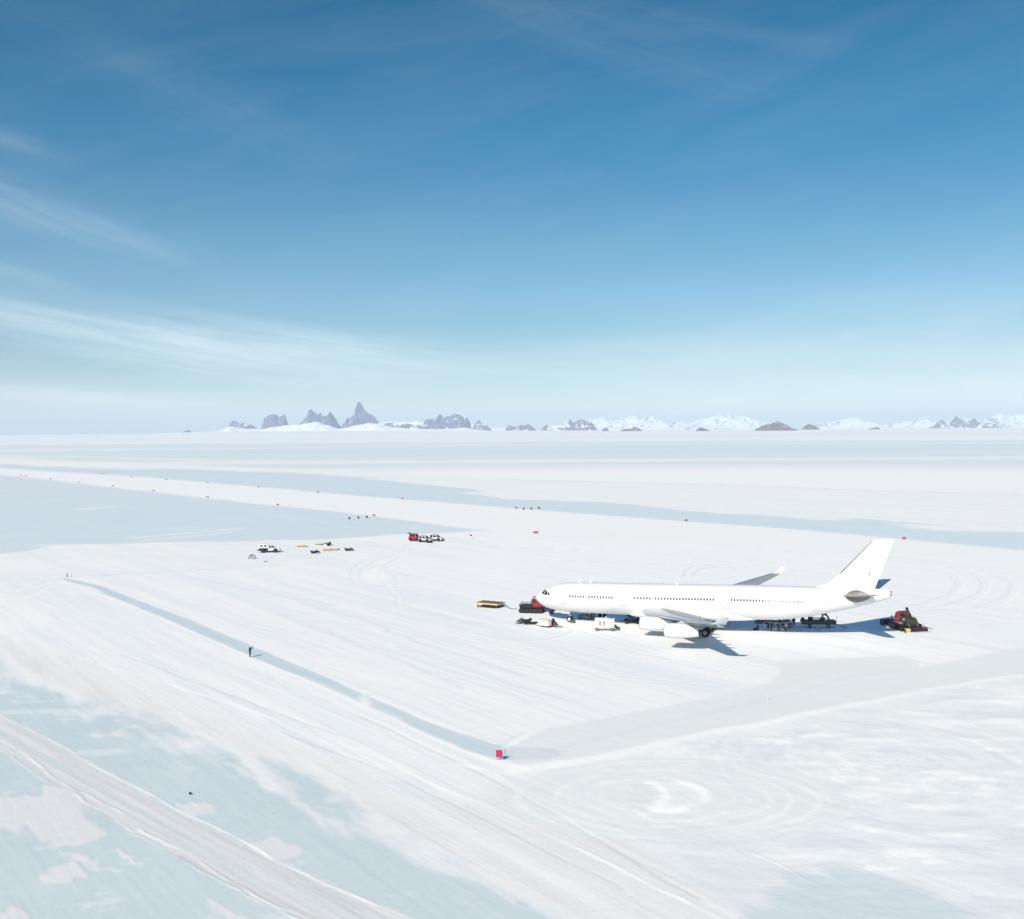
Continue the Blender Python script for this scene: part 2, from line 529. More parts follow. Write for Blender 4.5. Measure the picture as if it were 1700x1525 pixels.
    over(band * sstep(0.05, 0.5, fbm(x / 7000, y / 500, 1.0, 4, 73)) * (1 - sstep(9000, 12000, d)), FARICE, 0.55)
    for (p, w) in ((PX((-300, 752), (0, 748), (300, 745.5), (600, 741), (900, 737), (1700, 735.5)), 70.0), (PX((-300, 759), (0, 756), (200, 760), (420, 765)), 24.0)):
        over(line(p, w, 40, 0.0), FARSNOW, 0.8)
    # snow belt beyond the runway and the blue ice strip beside it
    belt = PX((-400, 748), (0, 758), (200, 768), (400, 774), (620, 782), (850, 796), (1100, 802.5), (1300, 809), (1500, 816), (1700, 821), (2200, 833),
              (2200, 915), (1700, 881), (1600, 874), (1520, 867), (1440, 858.5), (1250, 855), (1150, 850), (1060, 841), (930, 831), (850, 827), (720, 807), (640, 797), (450, 783.5), (300, 778.5), (150, 777), (0, 770), (-400, 752))
    blue = PX((-300, 766), (0, 769), (150, 776), (300, 777), (450, 782), (640, 792), (850, 818), (1150, 846), (1440, 855), (1700, 872), (2200, 905),
              (2200, 960), (1700, 914), (1480, 893), (1300, 877), (1140, 865.5), (1000, 855), (860, 844), (670, 828.5), (530, 817.5), (430, 808), (345, 801), (215, 790), (100, 783), (0, 776), (-300, 760))
    mb = area(blue, 1.0, 0.1)
    over(mb, ICE * (1 + 0.025 * fbm(S / 90, T / 9, 1.0, 4, 77)[:, None])); ice = np.maximum(ice, mb)
    mbelt = area(belt, 3.0, 2.6, rag=30.0, rsc=30.0, seed=80)
    over(mbelt, FARSNOW * (1 + 0.02 * streak2[:, None])); ice *= 1 - mbelt
    over(line(PX((830, 795), (1000, 800), (1250, 806), (1450, 815), (1700, 820)), 5.0, 4, 1.0), FARICE, 0.8)
    # ice field on the left, this side of the runway
    field = PX((-700, 715 + 40), (0, 788), (85, 796.5), (187, 808), (255, 816), (345, 827), (461, 839), (621, 856), (700, 867), (785, 878.5), (835, 882),
               (790, 881), (720, 885), (640, 889), (560, 893.5), (480, 896), (400, 899), (300, 901), (180, 904), (85, 905), (60, 912), (0, 919), (-200, 935), (-700, 975))
    mf = area(field, 2.0, 0.4, rag=4.0, rsc=14.0, seed=90)
    fnz = fbm(x / 55, y / 14, 1.0, 5, 91)
    over(mf, ICE * (1.0 + 0.03 * fnz[:, None])); ice = np.maximum(ice, mf)
    over(mf * sstep(0.18, 0.55, fbm(S / 70, T / 5, 1.0, 4, 92)), FARSNOW, 0.45)
    over(mf * sstep(430, 700, d) * 0.55, np.array(lin(228, 234, 239)))
    over(mf * sstep(0.12, 0.5, fbm(x / 90, y / 22, 1.0, 5, 93)), np.array(lin(231, 236, 240)), 0.6)
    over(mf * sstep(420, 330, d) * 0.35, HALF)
    for p, w in ((PX((220, 893), (300, 886), (395, 877)), 2.0), (PX((240, 897), (330, 889), (390, 882)), 1.6), (PX((130, 845), (185, 841)), 3.0), (PX((270, 878), (330, 875)), 1.2), (PX((60, 905), (200, 903), (330, 899)), 2.0)):
        m = line(p, w, 1.5, 1.0); over(m, FARSNOW, 0.75); ice *= 1 - 0.6 * m
    # snow left of the apron: pale grey, wind-streaked
    lf = area(PX((-400, 960), (0, 921), (80, 908), (300, 903), (560, 897), (620, 905), (420, 945), (250, 952), (110, 962), (0, 1010), (-400, 1090)), 4.0, 1.0)
    over(lf, GREY, 0.55)
    over(lf * sstep(0.0, 0.5, fbm(x / 60, y / 6, 1.0, 4, 95)), SNOW, 0.8)

    # --- groomed snow: streaks along the runway direction
    g1 = fbm(S / 38, T / 1.5, 1.0, 5, 100); g2 = fbm(S / 85, T / 4.5, 1.0, 4, 101); g3 = fbm(S / 16, T / 0.5, 1.0, 3, 102)
    mid = (1 - ice) * sstep(900, 500, d)
    over(mid * sstep(-0.05, 0.5, g1) * 0.55, np.array(lin(226, 231, 236)))
    over(mid * sstep(0.05, 0.5, g2) * 0.55, np.array(lin(224, 230, 236)))
    over(mid * sstep(0.05, 0.5, -g2) * 0.4, np.array(lin(242, 242, 243)))
    over(mid * sstep(0.1, 0.55, g3) * 0.25, np.array(lin(222, 228, 232)))
    hgt += mid * (g1 * 0.015 + g3 * 0.008)
    # clean bright apron round the aircraft
    ap = area(PX((820, 905), (1000, 880), (1300, 900), (1500, 930), (1800, 950), (1800, 1060), (1560, 1080), (1300, 1090), (1100, 1085), (900, 1062), (780, 1030), (700, 960)), 9.0, 1.0)
    over(ap, np.array(lin(238, 239, 242)), 0.75)
    rw = area(PX((-300, 762), (0, 777), (215, 791), (430, 809), (670, 829.5), (860, 845), (1140, 866.5), (1480, 894), (1760, 919), (1760, 940), (1300, 905), (900, 890), (790, 878), (621, 855.5), (461, 838.5), (345, 826.5), (187, 807.5), (0, 787.5), (-300, 765)), 1.0, 0.1)
    over(rw, np.array(lin(236, 238, 240)) * (1 + 0.012 * fbm(S / 120, T / 6, 1.0, 3, 104)[:, None]))
    for p in (((500, 1003), (590, 1025), (690, 1062), (860, 1120)), ((540, 975), (700, 1010), (860, 1050), (1000, 1078)), ((660, 1072), (760, 1105), (830, 1135), (960, 1165)),
              ((520, 1040), (640, 1085), (760, 1140)), ((700, 1010), (800, 1040), (900, 1075), (1010, 1110)), ((330, 960), (450, 985), (560, 1005))):
        over(line(PX(*p), 0.55, 0.5, 1.0), np.array(lin(214, 221, 229)), 0.55)
    ap2 = sstep(330, 210, d) * (1 - ice)
    over(ap2 * sstep(0.10, 0.42, fbm(S / 60, T / 2.6, 1.0, 4, 105)), np.array(lin(222, 229, 236)), 0.55)
    over(ap2 * sstep(0.22, 0.5, fbm(S / 28, T / 0.8, 1.0, 4, 106)), np.array(lin(217, 225, 233)), 0.45)
    over(ap2 * sstep(0.15, 0.5, fbm(x, y, 26, 4, 107)), np.array(lin(229, 234, 239)), 0.5)
    for a_, b_ in (((560, 1085), (1180, 1142)), ((430, 1000), (1010, 1130)), ((610, 1035), (1260, 1120)), ((380, 1030), (900, 1165)), ((700, 985), (1120, 1092)), ((520, 945), (870, 1000)), ((600, 905), (1150, 918)), ((900, 930), (1500, 958)), ((1180, 905), (1690, 952))):
        A_, B_ = PX(a_)[0], PX(b_)[0]
        nrm = np.array([-(B_ - A_)[1], (B_ - A_)[0]]); nrm = nrm / np.hypot(*nrm)
        tt_ = np.linspace(0, 1, 9)[:, None]
        bow = A_ + (B_ - A_) * tt_ + nrm * (np.sin(tt_ * math.pi) * 0.04 * np.hypot(*(B_ - A_)))
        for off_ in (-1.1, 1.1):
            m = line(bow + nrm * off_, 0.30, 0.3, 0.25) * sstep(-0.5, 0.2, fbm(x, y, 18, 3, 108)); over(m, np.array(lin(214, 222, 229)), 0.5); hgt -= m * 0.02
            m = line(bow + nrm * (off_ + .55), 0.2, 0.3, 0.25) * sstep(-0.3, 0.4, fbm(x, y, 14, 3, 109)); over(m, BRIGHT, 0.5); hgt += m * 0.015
    # --- band of drift snow and vehicle tracks between the strip and the near ice
    warm = area(PX((-300, 1040), (0, 1062), (120, 1095), (260, 1150), (400, 1205), (600, 1290), (760, 1330), (860, 1300), (960, 1340), (1060, 1400), (1180, 1470), (1290, 1530), (1420, 1610),
                   (1040, 1600), (900, 1503), (782, 1444), (709, 1404), (635, 1384), (488, 1295), (400, 1254), (273, 1214), (150, 1160), (0, 1105), (-300, 1010)), 3.0, 1.0)
    over(warm, WARM, 0.85)
    over(warm * sstep(-0.05, 0.45, g1), SNOW, 0.65)
    over(warm * sstep(0.0, 0.45, g3), np.array(lin(216, 215, 219)), 0.4)
    for p, w in (((0, 1045), (150, 1095), (300, 1140), (480, 1200), (640, 1262), (800, 1335), (1000, 1425), (1200, 1525)), 0.25), (((350, 1150), (520, 1215), (700, 1290), (900, 1375), (1150, 1500)), 0.2), \
                (((560, 1170), (700, 1230), (820, 1285), (960, 1365), (1110, 1450), (1230, 1525)), 0.2), (((380, 1110), (560, 1190), (700, 1250)), 0.3), (((250, 1120), (420, 1180), (560, 1240)), 0.35):
        m = line(PX(*p), w, 0.25, 0.5)
        m = m * sstep(-0.4, 0.3, g1); over(m, BRIGHT, 0.40); hgt += m * 0.015
    for p, w in (((600, 1190), (720, 1245), (850, 1310), (1000, 1395), (1160, 1490)), 0.22), (((470, 1215), (660, 1290), (840, 1375), (1040, 1475)), 0.22), (((200, 1085), (400, 1160), (560, 1220)), 0.25):
        m = line(PX(*p), w, 0.2, 0.3)
        over(m, np.array(lin(208, 210, 214)), 0.45); hgt -= m * 0.02
    over(area(PX((650, 1300), (690, 1285), (735, 1305), (720, 1325), (680, 1325)), 1.2, 1.5, 1.2, 2), HALF, 0.6)

    # --- near ice on the left with its wind crust
    nice = PX((-300, 1000), (0, 1102), (88, 1139), (188, 1157), (223, 1204), (273, 1214), (367, 1235), (400, 1252), (488, 1294), (591, 1361), (635, 1382), (709, 1403), (782, 1443), (841, 1476), (900, 1503), (960, 1530), (1040, 1600), (-400, 1700), (-500, 1200))
    mi = area(nice, 2.6, 1.8, rag=6.0, rsc=3.2, seed=110)
    mi *= 1 - 0.35 * sstep(0.05, 0.5, fbm(S / 30, T / 2.2, 1.0, 5, 115) - 0.9 * mi + 0.65)
    inz = fbm(x / 7, y / 5, 1.0, 6, 111)
    over(mi, ICE2 * (1 + 0.045 * inz[:, None] + 0.012 * fbm(x / 1.6, y / 1.0, 1.0, 5, 112)[:, None])); ice = np.maximum(ice, mi)
    hgt -= mi * 0.05
    pz = fbm(S / 5.5, T / 1.3, 1.0, 5, 113) + 0.35 * fbm(x, y, 25, 3, 114)
    reg = area(PX((-100, 1085), (60, 1105), (200, 1165), (300, 1215), (420, 1270), (330, 1290), (200, 1230), (80, 1180), (-100, 1150)), 5.0, 1.0)
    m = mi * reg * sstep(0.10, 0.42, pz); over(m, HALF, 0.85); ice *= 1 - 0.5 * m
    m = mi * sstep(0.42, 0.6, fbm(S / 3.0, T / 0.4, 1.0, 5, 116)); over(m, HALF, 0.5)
    for p in (((0, 1318), (22, 1321), (60, 1317), (75, 1304), (105, 1309), (130, 1329), (150, 1354), (186, 1381), (150, 1394), (110, 1398), (60, 1390), (30, 1372), (18, 1368), (0, 1377), (-60, 1370), (-60, 1310)),
              ((72, 1454), (98, 1436), (125, 1430), (152, 1449), (120, 1459), (85, 1463)), ((-20, 1469), (36, 1472), (12, 1481), (-20, 1485)), ((286, 1332), (345, 1332), (347, 1349), (322, 1356), (300, 1350)),
              ((414, 1401), (450, 1393), (490, 1402), (502, 1412), (470, 1420), (435, 1413)), ((152, 1219), (210, 1211), (206, 1218), (165, 1224)), ((336, 1484), (372, 1488), (442, 1526), (380, 1530), (352, 1505)),
              ((102, 1409), (140, 1413), (182, 1421), (163, 1441), (140, 1424)), ((200, 1405), (226, 1420), (240, 1433), (215, 1424)), ((-30, 1500), (60, 1515), (30, 1535), (-30, 1540))):
        m = area(PX(*p), 0.35, 0.55, rag=1.6, rsc=1.4, seed=120)
        over(m, PINKISH * (1 + 0.03 * inz[:, None]), 0.85); ice *= 1 - m; hgt += m * 0.04
        e = np.clip(4 * m * (1 - m), 0, 1)
        over(e * sstep(0.1, 0.5, fbm(x, y, 3, 3, 121)), BRIGHT, 0.3)
    lob = fbm(x / 6.5, y / 3.4, 1.0, 6, 118, 0.6) + 0.3 * fbm(x, y, 30, 3, 119)
    m = mi * sstep(0.26, 0.40, lob) * sstep(0.95, 0.4, mi * 0 + area(PX((250, 1225), (420, 1275), (640, 1400), (880, 1510), (760, 1525), (420, 1390), (230, 1290)), 4.0, 1.0)); over(m, HALF, 0.75); ice *= 1 - 0.5 * m
    # vehicle road across the near ice
    road = PX((-300, 1035), (0, 1185), (112, 1242), (215, 1298), (294, 1345), (406, 1396), (541, 1461), (623, 1499), (694, 1526), (860, 1600), (640, 1620), (500, 1526), (412, 1481), (332, 1440), (253, 1396), (171, 1351), (88, 1299), (0, 1246), (-300, 1060))
    ra, rb = G(112, 1242), G(623, 1499)
    rl = math.hypot(rb.x - ra.x, rb.y - ra.y); rx, ry = (rb.x - ra.x) / rl, (rb.y - ra.y) / rl
    RS = x * rx + y * ry; RT = -x * ry + y * rx
    mr = area(road, 0.25, 0.12)
    r1 = fbm(RS / 26, RT / 0.55, 1.0, 5, 130); r2 = fbm(RS / 40, RT / 1.5, 1.0, 4, 131)
    over(mr, TRACK * (1 + 0.025 * r1[:, None]), 0.82); ice *= 1 - mr * 0.8
    over(mr * sstep(-0.05, 0.35, r2), PINKISH, 0.85); over(mr * sstep(0.1, 0.45, -r2), np.array(lin(205, 213, 219)), 0.7)
    over(mr * sstep(0.1, 0.5, r1), np.array(lin(229, 226, 229)), 0.6); hgt += mr * r1 * 0.02
    for p, w in (((-100, 1135), (0, 1185), (112, 1242), (215, 1298), (294, 1345), (406, 1396), (541, 1461), (623, 1499), (694, 1526), (800, 1572)), 0.11), \
                (((-100, 1190), (0, 1245), (88, 1298), (171, 1350), (253, 1395), (332, 1439), (412, 1480), (485, 1516), (560, 1556)), 0.14), (((0, 1226), (60, 1265), (120, 1307), (200, 1350)), 0.16), (((230, 1375), (300, 1410), (400, 1468), (480, 1508)), 0.12):
        rg = line(PX(*p), w * .8, 0.14, 0.45) * sstep(-0.5, 0.25, fbm(RS / 2.2, RT / 0.5, 1.0, 5, 133))
        over(rg, BRIGHT, 0.62); hgt += rg * 0.045
        rf = line(PX(*p), w * 5, 0.5, 0.9) * sstep(0.05, 0.4, fbm(RS / 1.2 + RT * .8, RT / 0.6, 1.0, 4, 134)); over(rf, PINKISH, 0.35)
    for p, w in (((300, 1420), (400, 1466), (490, 1506), (560, 1540)), 0.25), (((100, 1255), (260, 1345), (420, 1420), (600, 1508)), 0.2):
        rg = line(PX(*p), w, 0.3, 0.3); over(rg, np.array(lin(200, 197, 200)), 0.45)

    # --- blue strip dug along the apron edge
    sp = PX((106, 960), (165, 974.5), (223, 999.5), (294, 1027), (412, 1077), (497, 1113), (606, 1161), (665, 1187), (753, 1223), (806, 1242), (850, 1249), (900, 1249), (935, 1246))
    sw = [0.7, 1.2, 1.5, 1.7, 1.7, 1.5, 1.15, 1.3, 1.6, 2.0, 2.5, 2.2, 0.4]
    ms = line(sp, sw, 0.35, 0.35)
    ms *= 1 - 0.7 * line(PX((604, 1155), (610, 1168)), 0.7, 0.4)
    over(ms, STRIP * (1 + 0.03 * fbm(S / 8, T / .6, 1.0, 4, 141)[:, None]), 0.95); ice = np.maximum(ice, ms); hgt -= ms * 0.05
    mu = line(PX((190, 984), (300, 1027), (412, 1073), (606, 1157), (753, 1216), (850, 1236), (950, 1235)), 0.25, 0.35, 0.3); over(mu, np.array(lin(214, 220, 226)), 0.6)
    ml = line(PX((106, 966), (223, 1005), (412, 1085), (606, 1168), (753, 1236), (820, 1265), (870, 1276)), 0.5, 0.6, 0.7); over(ml, BRIGHT, 0.5); hgt += ml * 0.03
    over(line(PX((106, 959), (165, 955), (300, 948), (420, 941), (560, 934)), 0.5, 0.6, 0.5), np.array(lin(212, 220, 228)), 0.75)

    # --- groomed grey turning ground on the right
    gr = area(PX((850, 1240), (905, 1210), (1000, 1192), (1100, 1173), (1200, 1152), (1275, 1132), (1296, 1116), (1290, 1100), (1400, 1092), (1490, 1088), (1522, 1096), (1524, 1108), (1700, 1074), (2100, 1000), (2100, 1090), (1700, 1120), (1580, 1136), (1400, 1171), (1200, 1211), (1050, 1246), (900, 1270), (850, 1268)), 0.6, 0.35)
    over(gr, np.array(lin(223, 228, 230)) * (1 + 0.012 * fbm(x / 30, y / 5, 1.0, 4, 150)[:, None]), 0.9)
    over(area(PX((1300, 1094), (1400, 1092), (1490, 1088), (1522, 1097), (1500, 1112), (1380, 1118), (1290, 1140)), 0.8, 0.5), np.array(lin(222, 227, 229)), 0.7)
    over(line(PX((900, 1250), (1000, 1226), (1140, 1190), (1280, 1160), (1420, 1120), (1540, 1106)), 0.5, 0.7, 1.0), np.array(lin(218, 223, 230)), 0.6)
    m = line(PX((855, 1277), (900, 1273), (1050, 1247), (1200, 1212), (1400, 1172), (1585, 1136), (1700, 1118)), [1.0, 1.1, 1.0, 0.9, 0.8, 0.5, 0.3], 0.7, 0.6); over(m, BRIGHT, 0.7); hgt += m * 0.04
    for dy_ in (6, 12, 17):
        m = line(PX((760, 1262 + dy_ * .4), (830, 1275 + dy_ * .5), (930, 1277 + dy_ * .35), (1010, 1268)), 0.2, 0.2, 0.2); over(m, BRIGHT, 0.4); hgt += m * 0.015
    # churned snow, lower right, swept into rings by turning vehicles
    ch = area(PX((1180, 1230), (1400, 1180), (1600, 1140), (2000, 1080), (2100, 1700), (1200, 1700), (1290, 1530), (1150, 1440), (1080, 1400), (1000, 1330), (1000, 1280)), 3.0, 0.8)
    c1 = G(1490, 1268); rr1 = np.hypot(x - c1.x, (y - c1.y) * 0.85); t1 = np.arctan2(y - c1.y, x - c1.x)
    ring = fbm(t1 * 3.2 + rr1 * .02, rr1 / 1.1, 1.0, 4, 160)
    lay = fbm(x / 5.5 + y / 14 + 0.8 * fbm(x, y, 9, 3, 165), y / 1.9 + 0.5 * fbm(x, y, 7, 3, 166), 1.0, 5, 161, 0.6)
    inring = sstep(26, 16, rr1)
    lay2 = fbm(x / 16 + y / 40, y / 3.2, 1.0, 5, 164)
    tex = (0.5 * ring + 0.6 * lay) * inring + (0.75 * lay + 0.5 * lay2) * (1 - inring)
    over(ch, np.array(lin(228, 232, 235)), 0.9)
    over(ch * sstep(0.02, 0.36, tex), np.array(lin(241, 243, 245)), 0.85); hgt += ch * tex * 0.05
    over(ch * sstep(0.30, 0.50, lay + .15 * lay2), np.array(lin(249, 250, 250)), 0.35)
    over(ch * sstep(0.04, 0.36, -tex), np.array(lin(218, 224, 229)), 0.8)
    over(ch * sstep(0.3, 0.6, fbm(x, y, 22, 3, 163)), np.array(lin(216, 222, 231)), 0.45)
    # turning circle
    c2 = G(1095, 1322); e2 = np.hypot((x - c2.x - 1.6) / 1.12, (y - c2.y) / 0.80); t2 = np.arctan2(y - c2.y, x - c2.x)
    mt = sstep(15.5, 14.0, e2 + 0.7 * fbm(x, y, 6, 3, 171))
    over(mt, np.array(lin(225, 230, 232)) * (1 + 0.012 * fbm(t2 * 2.5, e2 / .8, 1.0, 4, 172)[:, None]), 0.92)
    over(mt * sstep(0.15, 0.5, fbm(t2 * 1.6, e2 / .55, 1.0, 4, 173)) * sstep(4, 6, e2), np.array(lin(238, 240, 241)), 0.5)
    oute = PX(*spline([(1078, 1297), (1105, 1295), (1140, 1299), (1163, 1309), (1171, 1321), (1160, 1331), (1130, 1340), (1088, 1345)]))
    cres = area(np.concatenate([oute, PX((1078, 1340), (1091, 1327), (1092, 1313), (1084, 1302))]), 0.5, 0.6, 0.8, 1.2)
    over(cres, np.array(lin(236, 239, 240)), 0.7); hgt += cres * 0.03
    m = line(oute, 0.55, 0.4, 0.5) * sstep(-0.6, 0.2, fbm(x, y, 2.5, 4, 174)); over(m, np.array(lin(248, 248, 248)), 0.8); hgt += m * 0.04
    m = line(PX((1080, 1299), (1092, 1309), (1096, 1320), (1092, 1332), (1082, 1341)), 0.7, 0.4, 0.5); over(m, np.array(lin(247, 247, 247)), 0.8); hgt += m * 0.03
    over(area(PX((1108, 1305), (1136, 1308), (1146, 1319), (1134, 1329), (1108, 1334), (1114, 1320)), 0.6, 0.6), np.array(lin(228, 233, 234)), 0.7)
    over(area(PX((1044, 1300), (1078, 1300), (1091, 1314), (1088, 1328), (1060, 1330), (1046, 1318)), 0.5, 0.5), np.array(lin(221, 228, 229)), 0.8)
    for k in range(5):
        rr_ = 6.5 + k * 1.75
        m = np.exp(-((e2 - rr_ - 0.5 * fbm(x, y, 9, 3, 176 + k)) / 0.35) ** 2) * sstep(-0.2, 0.4, fbm(t2 * 1.3 + k, e2 / 3, 1.0, 3, 177 + k)) * mt
        over(m, np.array(lin(243, 245, 246)), 0.5)
    for p in (((1048, 1345), (1080, 1360), (1130, 1362), (1200, 1348)), ((1060, 1352), (1110, 1373), (1180, 1366)), ((1090, 1372), (1150, 1380))):
        m = line(PX(*p), 0.3, 0.3, 0.8); over(m, np.array(lin(241, 242, 243)), 0.6)
    over(area(PX((1090, 1385), (1160, 1372), (1230, 1390), (1300, 1440), (1340, 1470), (1290, 1520), (1230, 1480), (1150, 1430)), 1.5, 0.8), np.array(lin(222, 226, 230)), 0.8)
    m = line(PX(*spline([(1212, 1406), (1250, 1417), (1300, 1437), (1332, 1460)])), [.02] + [0.10] * 29 + [.02], 0.22, 0.7) * sstep(-0.6, 0.2, fbm(x, y, 1.6, 4, 178)); over(m, BRIGHT, 0.6); hgt += m * 0.03
    # blue ice pool, lower right
    pool = PX((1228, 1560), (1252, 1478), (1282, 1453), (1350, 1448), (1425, 1447), (1500, 1460), (1572, 1475), (1606, 1499), (1650, 1516), (1640, 1560))
    mp_ = area(pool, 0.9, 1.2, rag=2.6, rsc=2.0, seed=180)
    over(mp_, np.array(lin(213, 224, 230)) * (1 + 0.03 * inz[:, None]), 0.9); ice = np.maximum(ice, mp_)
    over(mp_ * sstep(0.1, 0.45, fbm(x, y, 5, 5, 181)) * sstep(0, 6, G(1330, 1490).x - x + 3), HALF, 0.7)
    over(area(PX((1540, 1500), (1600, 1487), (1612, 1494), (1580, 1501)), 0.2, 0.5), HALF, 0.8)

    # --- tyre arcs on the bright snow
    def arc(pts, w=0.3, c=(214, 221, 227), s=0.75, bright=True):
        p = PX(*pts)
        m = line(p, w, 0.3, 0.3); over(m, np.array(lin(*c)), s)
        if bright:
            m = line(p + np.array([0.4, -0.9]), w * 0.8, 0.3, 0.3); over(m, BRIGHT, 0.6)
    arc(spline([(745, 1040), (790, 1052), (850, 1062), (905, 1060), (935, 1053), (950, 1046)]), 0.35)
    arc(spline([(760, 1033), (800, 1043), (860, 1049), (900, 1046)]), 0.25, s=.4)
    arc(spline([(1138, 957), (1142, 945), (1160, 939), (1207, 937)]), 0.8); arc(spline([(1152, 958), (1156, 949), (1175, 942), (1200, 940)]), 0.7)
    for k, (cx_, cy_) in enumerate(((1596, 966), (1640, 968), (1688, 972))):
        arc(spline([(cx_ - 60, cy_ - 26), (cx_ - 20, cy_ - 16), (cx_, cy_), (cx_ - 14, cy_ + 20), (cx_ - 60, cy_ + 36), (cx_ - 150, cy_ + 42)]), 0.55, s=.55)
        arc(spline([(cx_ - 66, cy_ - 25), (cx_ - 27, cy_ - 15), (cx_ - 8, cy_), (cx_ - 22, cy_ + 19), (cx_ - 68, cy_ + 35)]), 0.45, s=.45)
    arc(spline([(640, 920), (605, 932), (585, 950), (588, 966), (620, 973), (690, 975)]), 0.6); arc(spline([(655, 922), (622, 933), (600, 952), (603, 964), (640, 966)]), 0.6)
    arc(spline([(670, 922), (640, 940), (632, 960), (655, 985), (665, 1010), (690, 1022)]), 0.5); arc(spline([(612, 948), (632, 938), (650, 950), (662, 972)]), 0.5)
    over(area(PX((598, 957), (615, 943), (635, 942), (645, 955), (635, 965), (605, 968)), 1.5, 0.8), BRIGHT, 0.5)
    arc(spline([(830, 1240), (850, 1228), (868, 1217)]), 0.5, s=.4); arc(spline([(0, 985), (60, 972), (95, 962), (150, 958)]), 0.6, s=.4)
    for p in (((20, 985), (60, 965), (95, 957)), ((40, 995), (75, 975), (110, 965))):
        over(line(PX(*p), 0.35, 0.3, 0.6), BRIGHT, 0.6)

    # broad tonal drift and fine grain
    col *= (1 + 0.012 * fbm(x, y, 45, 4, 200) + 0.008 * fbm(x, y, 3.2, 4, 201))[:, None]
    hgt += 0.012 * fbm(x / 3, y, 2.2, 4, 203) * (1 - 0.6 * ice)
    col *= np.array([1.012, 1.008, 0.988])[None, :]
    flat = sstep(1200, 600, d)
    z = (hgt * flat + ground_rise(x, y) - 0.02 * flat)

    me = bpy.data.meshes.new('ground')
    n = len(x)
    co = np.empty((n, 3), np.float32); co[:, 0] = x; co[:, 1] = y; co[:, 2] = z
    i = np.arange(nr - 1)[:, None] * na; j = np.arange(na)[None, :]; j2 = (j + 1) % na
    quads = np.stack([i + j, i + j2, i + na + j2, i + na + j], -1).reshape(-1, 4)[:, ::-1].astype(np.int32)
    nq = len(quads)
    me.vertices.add(n); me.vertices.foreach_set('co', co.ravel())
    me.loops.add(nq * 4); me.loops.foreach_set('vertex_index', quads.ravel())
    me.polygons.add(nq)
    me.polygons.foreach_set('loop_start', np.arange(0, nq * 4, 4, dtype=np.int32))
    me.polygons.foreach_set('loop_total', np.full(nq, 4, np.int32))
    me.polygons.foreach_set('use_smooth', np.ones(nq, bool))
    me.update(calc_edges=True)
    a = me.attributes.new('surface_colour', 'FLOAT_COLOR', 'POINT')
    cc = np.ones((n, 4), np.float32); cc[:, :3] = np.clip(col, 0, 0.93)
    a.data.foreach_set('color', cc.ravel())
    a = me.attributes.new('ice_cover', 'FLOAT', 'POINT')
    a.data.foreach_set('value', np.clip(ice, 0, 1).astype(np.float32))
    m = bpy.data.materials.new('ice_and_snow'); m.use_nodes = True
    T_ = NT(m.node_tree); b = T_.n['Principled BSDF']
    at = T_.new('ShaderNodeAttribute', attribute_name='surface_colour')
    ai = T_.new('ShaderNodeAttribute', attribute_name='ice_cover')
    geo = T_.new('ShaderNodeNewGeometry'); mp = T_.new('ShaderNodeMapping')
    mp.inputs['Rotation'].default_value = (0, 0, -math.atan2(uy, ux))
    T_.l.new(geo.outputs['Position'], mp.inputs['Vector'])
    mp2 = T_.new('ShaderNodeMapping'); mp2.inputs['Scale'].default_value = (0.22, 1.6, 1)
    T_.l.new(mp.outputs[0], mp2.inputs['Vector'])
    n1 = T_.noise(geo.outputs['Position'], 0.9, 8, 0.68)
    n2 = T_.noise(mp2.outputs[0], 1.0, 6, 0.65, 0.4)
    k = T_.m('MULTIPLY_ADD', T_.m('ADD', n1, T_.m('MULTIPLY', n2, T_.m('MULTIPLY_ADD', ai.outputs['Fac'], -0.97, 1.0))), 0.075, 0.925)
    c = T_.mix(1.0, at.outputs['Color'], T_.comb(k, k, k), 'MULTIPLY')
    vo = T_.new('ShaderNodeTexVoronoi', feature='DISTANCE_TO_EDGE'); vo.inputs['Scale'].default_value = 0.11
    wv = T_.new('ShaderNodeVectorMath', operation='ADD'); T_.l.new(geo.outputs['Position'], wv.inputs[0])
    nv = T_.new('ShaderNodeTexNoise'); nv.inputs['Scale'].default_value = 0.35; nv.inputs['Detail'].default_value = 5; T_.l.new(geo.outputs['Position'], nv.inputs['Vector'])
    sv = T_.new('ShaderNodeVectorMath', operation='SCALE'); sv.inputs['Scale'].default_value = 5.0; T_.l.new(nv.outputs['Color'], sv.inputs[0]); T_.l.new(sv.outputs[0], wv.inputs[1]); T_.l.new(wv.outputs[0], vo.inputs['Vector'])
    crack = T_.m('MULTIPLY', T_.m('SUBTRACT', 1.0, T_.m('MULTIPLY', vo.outputs['Distance'], 28.0, clamp=True)), T_.m('MULTIPLY_ADD', n1, 2.5, -1.0, clamp=True))
    frost = T_.m('MULTIPLY_ADD', T_.noise(geo.outputs['Position'], 0.28, 9, 0.72, 0.6), 5.0, -2.75, clamp=True)
    c = T_.mix(T_.m('MULTIPLY', ai.outputs['Fac'], T_.m('MAXIMUM', T_.m('MULTIPLY', crack, 0.38), T_.m('MULTIPLY', frost, 0.30))), c, (0.80, 0.84, 0.86))
    T_.l.new(c, b.inputs['Base Color'])
    T_.l.new(T_.m('MULTIPLY_ADD', ai.outputs['Fac'], -0.42, 0.85), b.inputs['Roughness'])
    b.inputs['Specular IOR Level'].default_value = 0.25
    bp = T_.new('ShaderNodeBump'); bp.inputs['Strength'].default_value = 0.35; bp.inputs['Distance'].default_value = 0.06
    T_.l.new(T_.m('ADD', T_.m('MULTIPLY', n1, T_.m('MULTIPLY_ADD', ai.outputs['Fac'], -0.7, 1.0)), T_.m('MULTIPLY', n2, T_.m('MULTIPLY_ADD', ai.outputs['Fac'], -0.97, 1.0))), bp.inputs['Height'])
    T_.l.new(bp.outputs[0], b.inputs['Normal'])
    me.materials.append(m)
